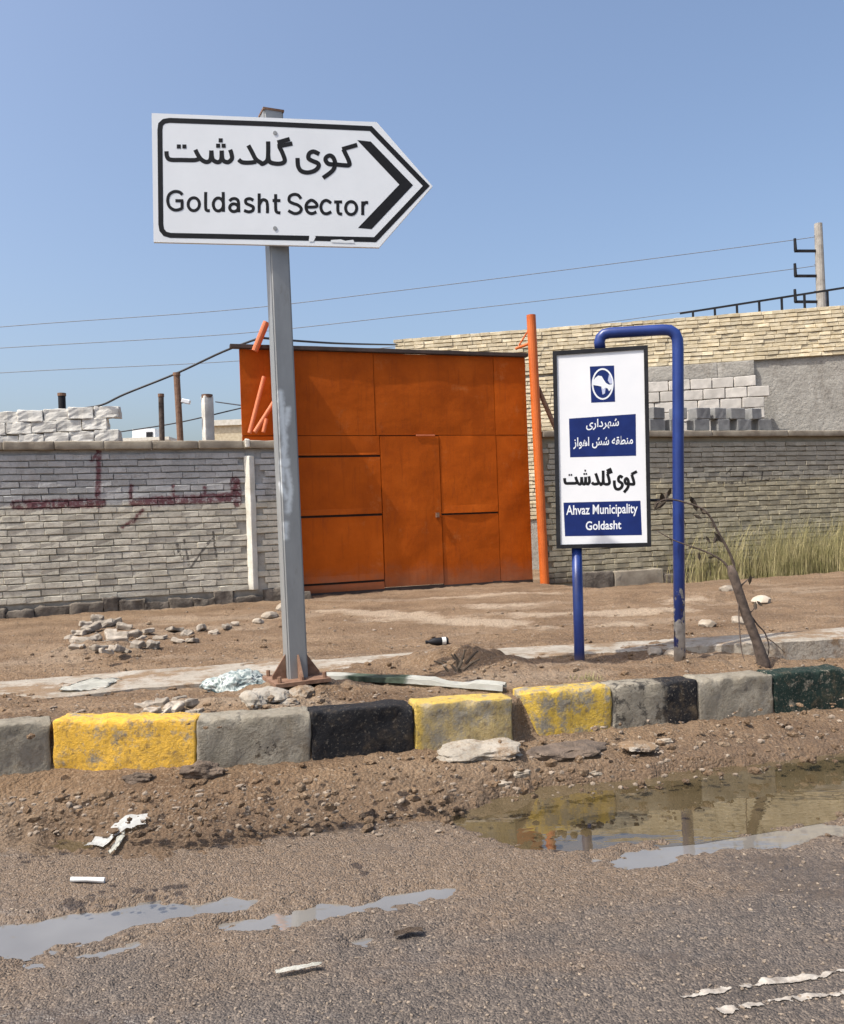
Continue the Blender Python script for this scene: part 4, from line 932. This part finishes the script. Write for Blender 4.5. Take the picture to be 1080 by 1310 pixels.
# crumpled plastic bag
c = gnd(305, 884); bm = bmesh.new(); r_ = bmesh.ops.create_icosphere(bm, subdivisions=5, radius=1)['verts']
for v in r_:
    n_ = v.co.copy(); k = 1 + .35*NS(n_*1.6, 4) + .22*abs(NS(n_*4.2, 5)) + .14*abs(NS(n_*9, 6)); q = V((n_.x*.185, n_.y*.11, max(-.03, n_.z*.082)))*k; v.co = c + q + V((0, 0, .03))
tm = NT('crumpled_plastic'); p = tm.pos
cc = tm.ramp(tm.noise(13, 5, .65, dist=1.8), [(.38, (.03,.055,.065)), (.44, (.20,.25,.24)), (.52, (.36,.40,.37)), (.57, (.56,.58,.54)), (.62, (.04,.07,.08))])
tag(obj('plastic_bag', bm, tm.done(cc, .4), None, smooth=True, origin=c), 'crumpled pale grey plastic bag beside the sign pole foot', 'bag')
# flat paper
def scrap(px, py, wpx, dpx, m, name, label, cat, seed, thick=.004, fluff=.02, group=None):
    c = surf(px, py); s_ = F/c.y; hw_, hd = wpx/2/s_, dpx/2/s_*c.y/(CAMH-c.z); bm = bmesh.new(); n = 10; g = []
    for i in range(n+1):
        row = []
        for j in range(n+1):
            u, v_ = -1+2*i/n, -1+2*j/n; k = 1 + .14*NS((u*2, v_*2, seed)); rr = math.sqrt(1-.45*u*u) ; x = c.x+u*hw_*k; y = c.y + v_*hd*k*rr + u*hw_*.25
            ke = kerb_y(x)[0]-.025
            if c.y < ke and y > ke: y = ke
            z = rz_(V((x, y, 0))) + .017 + fluff*abs(NS((u*2.3, v_*2.3, seed+1))); row.append(bm.verts.new((x, y, z)))
        g.append(row)
    for i in range(n):
        for j in range(n): bm.faces.new((g[i][j], g[i+1][j], g[i+1][j+1], g[i][j+1]))
    bmesh.ops.solidify(bm, geom=bm.faces[:], thickness=thick); return tag(obj(name, bm, m, None, smooth=True, origin=c), label, cat, group)
scrap(117, 881, 54, 15, M['paper'], 'paper_scrap', 'crumpled white paper on the concrete strip', 'paper', 1, fluff=.03)
scrap(150, 1069, 70, 8, M['plastic_white'], 'plastic_strip', 'white torn plastic strip on the mud below the yellow kerb', 'litter', 2)
scrap(148, 1033, 9, 16, M['paper'], 'paper_scrap', 'small curled white scrap on the mud', 'paper', 3)
scrap(382, 1245, 56, 6, M['paper'], 'paper_scrap', 'flattened pale scrap on the wet road', 'paper', 4, fluff=.008)
scrap(470, 1040, 20, 4, M['asphalt_lump'], 'dark_scrap', 'thin dark strip of debris at the road edge', 'litter', 6, fluff=.008)
scrap(523, 1198, 36, 8, M['asphalt_lump'], 'dark_scrap', 'dark flattened debris on the wet road', 'litter', 5, fluff=.012)
A = surf(91, 1129); B = surf(134, 1130); bm = bmesh.new(); tube(bm, [A+V((0,0,.012)), A.lerp(B,.5)+V((0,0,.014)), B+V((0,0,.012))], [.010,.009,.011], 8); tag(obj('white_stick', bm, M['plastic_white'], None, origin=A), 'short white plastic stick lying on the wet road', 'stick')
# bottle
c = gnd(560, 826); dv = V((1, .18, 0)).normalized(); bo_ = thing('bottle', 'dark plastic bottle lying on the dirt mound', 'bottle', c.copy())
q = c + V((0, 0, .034)); bm = bmesh.new(); tube(bm, [q-dv*.085, q-dv*.07, q-dv*.05, q-dv*.02, q+dv*.08, q+dv*.088], [.012,.013,.024,.031,.031,.024], 14); obj('body', bm, M['blackmetal'], bo_, smooth=True)
bm = bmesh.new(); tube(bm, [q+dv*.035, q+dv*.068], .0325, 14); obj('label_band', bm, M['paper'], bo_)
bm = bmesh.new(); tube(bm, [q-dv*.098, q-dv*.082], .0145, 10); obj('cap', bm, M['blackmetal'], bo_)
# twigs on the mound
tw = thing('twig_pile', 'small dark tangle of twigs on the dirt mound', 'twigs', gnd(590, 862))
for k in range(9):
    a = gnd(578+random.uniform(-6, 22), 850+random.uniform(-6, 10)); b_ = a + V((random.uniform(-.10, .10), random.uniform(-.04, .04), random.uniform(.02, .13))); bm = bmesh.new(); tube(bm, [a-V((0,0,.01)), a.lerp(b_, .5)+V((.01,0,.01)), b_], [.009,.008,.005], 6); obj('twig', bm, M['leaf'], tw)
# rubble
def rock(px, py, wpx, label, group=None, m=None, flatz=.5, cat='stone', name='stone', sub=2, amp=.35, st=(1, .8), turn=None, lift=.30):
    c = surf(px, py); r = wpx/2*c.y/F; bm = bmesh.new(); stone(bm, V((0, 0, r*flatz*lift)), r, flatz, sub, random.random()*90, st, amp, turn)
    e_ = max(.03, r*.7); zc = lambda dx, dy: rz_(V((c.x+dx, min(c.y+dy, kerb_y(c.x)[0]-.03) if c.y < kerb_y(c.x)[0] else c.y+dy, 0)))
    nr = V((-(zc(e_,0)-zc(-e_,0))/(2*e_), -(zc(0,e_*.6)-zc(0,-e_*.6))/(1.2*e_), 1)); nr.x = max(-.6, min(.6, nr.x)); nr.y = max(-.7, min(.7, nr.y))
    if wpx > 30: bmesh.ops.transform(bm, matrix=V((0,0,1)).rotation_difference(nr.normalized()).to_matrix().to_4x4(), verts=bm.verts)
    bmesh.ops.transform(bm, matrix=Matrix.Translation(c), verts=bm.verts)
    return tag(obj(name, bm, m or M['stone'], None, origin=c), label, cat, group)
def shard(px, py, wp, label, group, m, cat='rubble', name='rubble_piece'):
    c = surf(px, py); w_ = wp*c.y/F*random.uniform(.8, 1.15); bm = bmesh.new(); h_ = w_*random.uniform(.22, .42); MM = Matrix.Translation(c+V((0, 0, h_*.55))) @ Matrix.Rotation(random.random()*6.28, 4, 'Z') @ Matrix.Rotation(random.uniform(-.35, .35), 4, 'X') @ Matrix.Rotation(random.uniform(-.3, .3), 4, 'Y')
    rbox(bm, (w_, w_*random.uniform(.5, .8), h_), h_*.18, (3, 3, 1), w_*.16, 2.2/w_, random.random()*50, MM)
    return tag(obj(name, bm, m, None, origin=c), label, cat, group)
for (px, py, wp) in ((118,808,26),(132,802,22),(100,822,24),(112,828,26),(128,832,22),(142,812,20),(150,822,26),(160,806,18),(170,815,24),(182,818,16),(176,828,18),(104,812,18),(138,826,16),(190,810,14),(122,820,18),(150,833,18),(196,830,22),(88,818,14),(165,826,14),(110,802,20),(126,797,24),(145,799,20),(98,830,18),(136,836,18),(160,835,16),(205,818,18),(222,808,22),(240,812,18),(258,806,20),(246,822,14),(228,822,16),(274,812,16),(290,804,14)):
    shard(px, py, wp, 'broken grey rubble piece in the heap before the graffiti wall', 'rubble heap before the wall', M['stonegrey'])
for (px, py, wp) in ((188,908,26),(206,903,22),(222,911,24),(240,905,24),(230,896,20),(212,914,18),(252,912,20),(196,915,20),(245,917,16)):
    shard(px, py, wp, 'broken concrete bit behind the yellow kerb block', 'concrete bits behind the kerb', M['stonegrey'])
for (px, py, wp, l) in ((345,893,46,'cracked concrete lump under the base plate'),(388,890,44,'broken footing lump under the base plate edge'),(322,898,40,'weathered footing lump toward the kerb'),(368,902,30,'small footing lump behind the kerb')):
    rock(px, py, wp, l, None, M['dusty'], .42, 'concrete', 'concrete_lump', 3, .4, (1, .7))
for (px, py, wp, l) in ((946,797,26,'pale stone with flat top near the edging'),(905,800,22,'reddish stone by the blue pipe foot'),(1012,834,14,'small round white stone near the raised edging'),(860,838,20,'stone against the worn blue pipe'),(838,836,24,'clod beside the worn blue pipe'),(975,771,24,'white stone in the dry grass'),(930,756,20,'grey stone among the dry grass'),(345,790,22,'grey stone at the pilaster foot'),(362,780,24,'light stone by the wall corner'),(300,800,14,'pale pebble in front of the graffiti wall'),(330,797,18,'flat stone in front of the pilaster')):
    rock(px, py, wp, l, None, None, .55)
for (px, py, wp, l, fz, m) in ((612,962,104,'pale broken concrete slab at the kerb gap',.20,'dusty'),(726,962,92,'dark broken asphalt lump before the yellow kerb',.22,'asphalt_lump'),(668,990,20,'small grey rock before the kerb gap',.5,'stonegrey'),(815,955,46,'flat pale slab chip before the half black kerb',.18,'dusty'),(850,950,22,'stone before the grey kerb',.4,'stone'),(640,1003,24,'flat stone on the mud bank',.3,'stone'),(762,990,18,'pebble on the mud bank',.4,'stone')):
    rock(px, py, wp, l, None, M[m], fz, 'rock', 'rock', 4, .45, (1, .55), .2, .05)
for (px, py, wp, l) in ((84,992,64,'wide dark crust lump under the yellow kerb block'),(140,996,74,'flat dark crust slab under the yellow kerb middle'),(205,993,70,'cracked dark crust slab under the yellow kerb end'),(262,994,52,'dark crust lump under the sooty kerb block'),(178,1003,40,'small dark crust piece below the yellow kerb')):
    rock(px, py, wp, l, None, M['asphalt_lump'], .42, 'asphalt', 'asphalt_crust', 4, .5, (1, .42), .1, .75)
# loose gravel, too small and many to count
def gravel(name, n, pick, rmin, rmax, m):
    bm = bmesh.new(); bmesh.ops.create_icosphere(bm, subdivisions=1, radius=1); bv = [v.co.copy() for v in bm.verts]; bf = [tuple(v.index for v in f.verts) for f in bm.faces]; bm.free()
    vs, fs = [], []
    for i in range(n):
        p = pick(); 
        if p is None: continue
        r = rmin + (rmax-rmin)*random.random()**3.2; a = random.random()*6.28; ca, sa = math.cos(a), math.sin(a); sx, sy, sz = random.uniform(.8, 1.5), random.uniform(.6, 1), random.uniform(.4, .8); b = len(vs)
        for v in bv:
            k = r*random.uniform(.8, 1.15); x, y = v.x*sx*k, v.y*sy*k; vs.append((p.x+x*ca-y*sa, p.y+x*sa+y*ca, p.z+v.z*sz*k+r*.2))
        fs += [tuple(b+q for q in f) for f in bf]
    return tag(flat(name, vs, fs, m), 'loose gravel and grit scattered over the dirt' if 'road' not in name else 'fine grit scattered over the wet road', 'gravel', None, 'stuff')
def pick_dirt():
    px, py = random.uniform(-20, 1100), 770 + 300*random.random()**.8; p = surf(px, py); e = p.y-kerb_y(p.x)[0]
    if -.07 < e < .23 or p.y > 10.6 + (p.x+3.35)*.35: return None
    if p.z < WZ+.004: return None
    return p
def pick_road():
    px, py = random.uniform(-20, 1100), random.uniform(1020, 1330); p = surf(px, py)
    return p if p.z > WZ+.002 else None
gravel('gravel', 3200, pick_dirt, .003, .018, M['gravel'])
tag(gravel('soil_clods', 1500, pick_dirt, .010, .034, M['dirt']), 'loose soil clods on the bare ground')
gravel('road_gravel', 3600, pick_road, .0015, .008, M['gravel'])
# worn white road paint
def marking(pts, w, seed):
    P_ = [gp(x, y, -.345) for x, y in pts]; P_ = catmull(P_, 40); vs, fs = [], []; nw = 14; ok = {}
    for i, c in enumerate(P_):
        t = (P_[min(i+1, len(P_)-1)]-P_[max(i-1, 0)]).normalized(); s_ = V((-t.y, t.x, 0))
        for j in range(nw+1):
            q = c + s_*w*(j/nw-.5); vs.append((q.x, q.y, road_z(q.x, q.y)+.004))
    for i in range(len(P_)-1):
        for j in range(nw):
            q = vs[i*(nw+1)+j]; e = abs(j/nw-.5)*2
            if NS((q[0]*16, q[1]*22, seed)) + .5*NS((q[0]*50, q[1]*60, seed)) + .15 - .75*e**2*1.2 - (.5 if i < 14 else 0)*(1-i/14) > -.14: a = i*(nw+1)+j; fs.append((a, a+1, a+nw+2, a+nw+1))
    tag(flat('road_marking', vs, fs, M['worn_paint']), kind='structure')
marking([(860,1283),(940,1266),(1030,1252),(1120,1240)], .035, 1); marking([(910,1300),(980,1287),(1040,1280),(1130,1270)], .04, 2)
# dry grass along the right wall
def grass(name, n, px0, px1, hmin, hmax, pick, label):
    vs, fs = [], []
    for i in range(n):
        p = pick(); h = hmin+(hmax-hmin)*random.random()**1.8; a = random.random()*6.28; b = random.uniform(.05, .55)*h; w_ = random.uniform(.002, .005); dx, dy = math.cos(a), math.sin(a); k = len(vs)
        for t in (0, .35, .7, 1):
            q = V((p.x+dx*b*t*t, p.y+dy*b*t*t*.6, p.z-.02+h*t*(1-.12*t))); ww = w_*(1-t*.92); vs += [(q.x-dy*ww-.4*ww, q.y+dx*ww, q.z), (q.x+dy*ww+.4*ww, q.y-dx*ww, q.z)]
        fs += [(k, k+1, k+3, k+2), (k+2, k+3, k+5, k+4), (k+4, k+5, k+7, k+6)]
    return tag(flat(name, vs, fs, M['grass']), label, 'grass', None, 'stuff')
CLP = []
def pick_g():
    if len(CLP) > 70 and random.random() < .93:
        c = random.choice(CLP); q = V((c.x+random.gauss(0, .07), c.y+random.gauss(0, .05), 0)); q.z = ground_z(q.x, q.y); return q
    while True:
        u = random.random(); px = 838 + 290*u; dens = .25 + .75*smooth(870, 1000, px) 
        if random.random() < dens*(.5+.5*NS((px*.02, 0, 0), 3)+.3): break
    q = wl(px, 750); p = WF @ V((q.x, -random.uniform(.05, .75)**1.4, 0)); p.z = ground_z(p.x, p.y); CLP.append(p); return p
grass('dry_grass', 6500, 0, 0, .12, 1.15, pick_g, 'dry yellow-green grass along the weathered wall')
def pick_w():
    c = gnd(760, 877); return V((c.x+random.gauss(0, .05), c.y+.21+random.gauss(0, .025), ground_z(c.x, c.y+.21)))
grass('weed_tuft', 90, 0, 0, .03, .09, pick_w, 'small green weed tuft behind the yellow kerb')
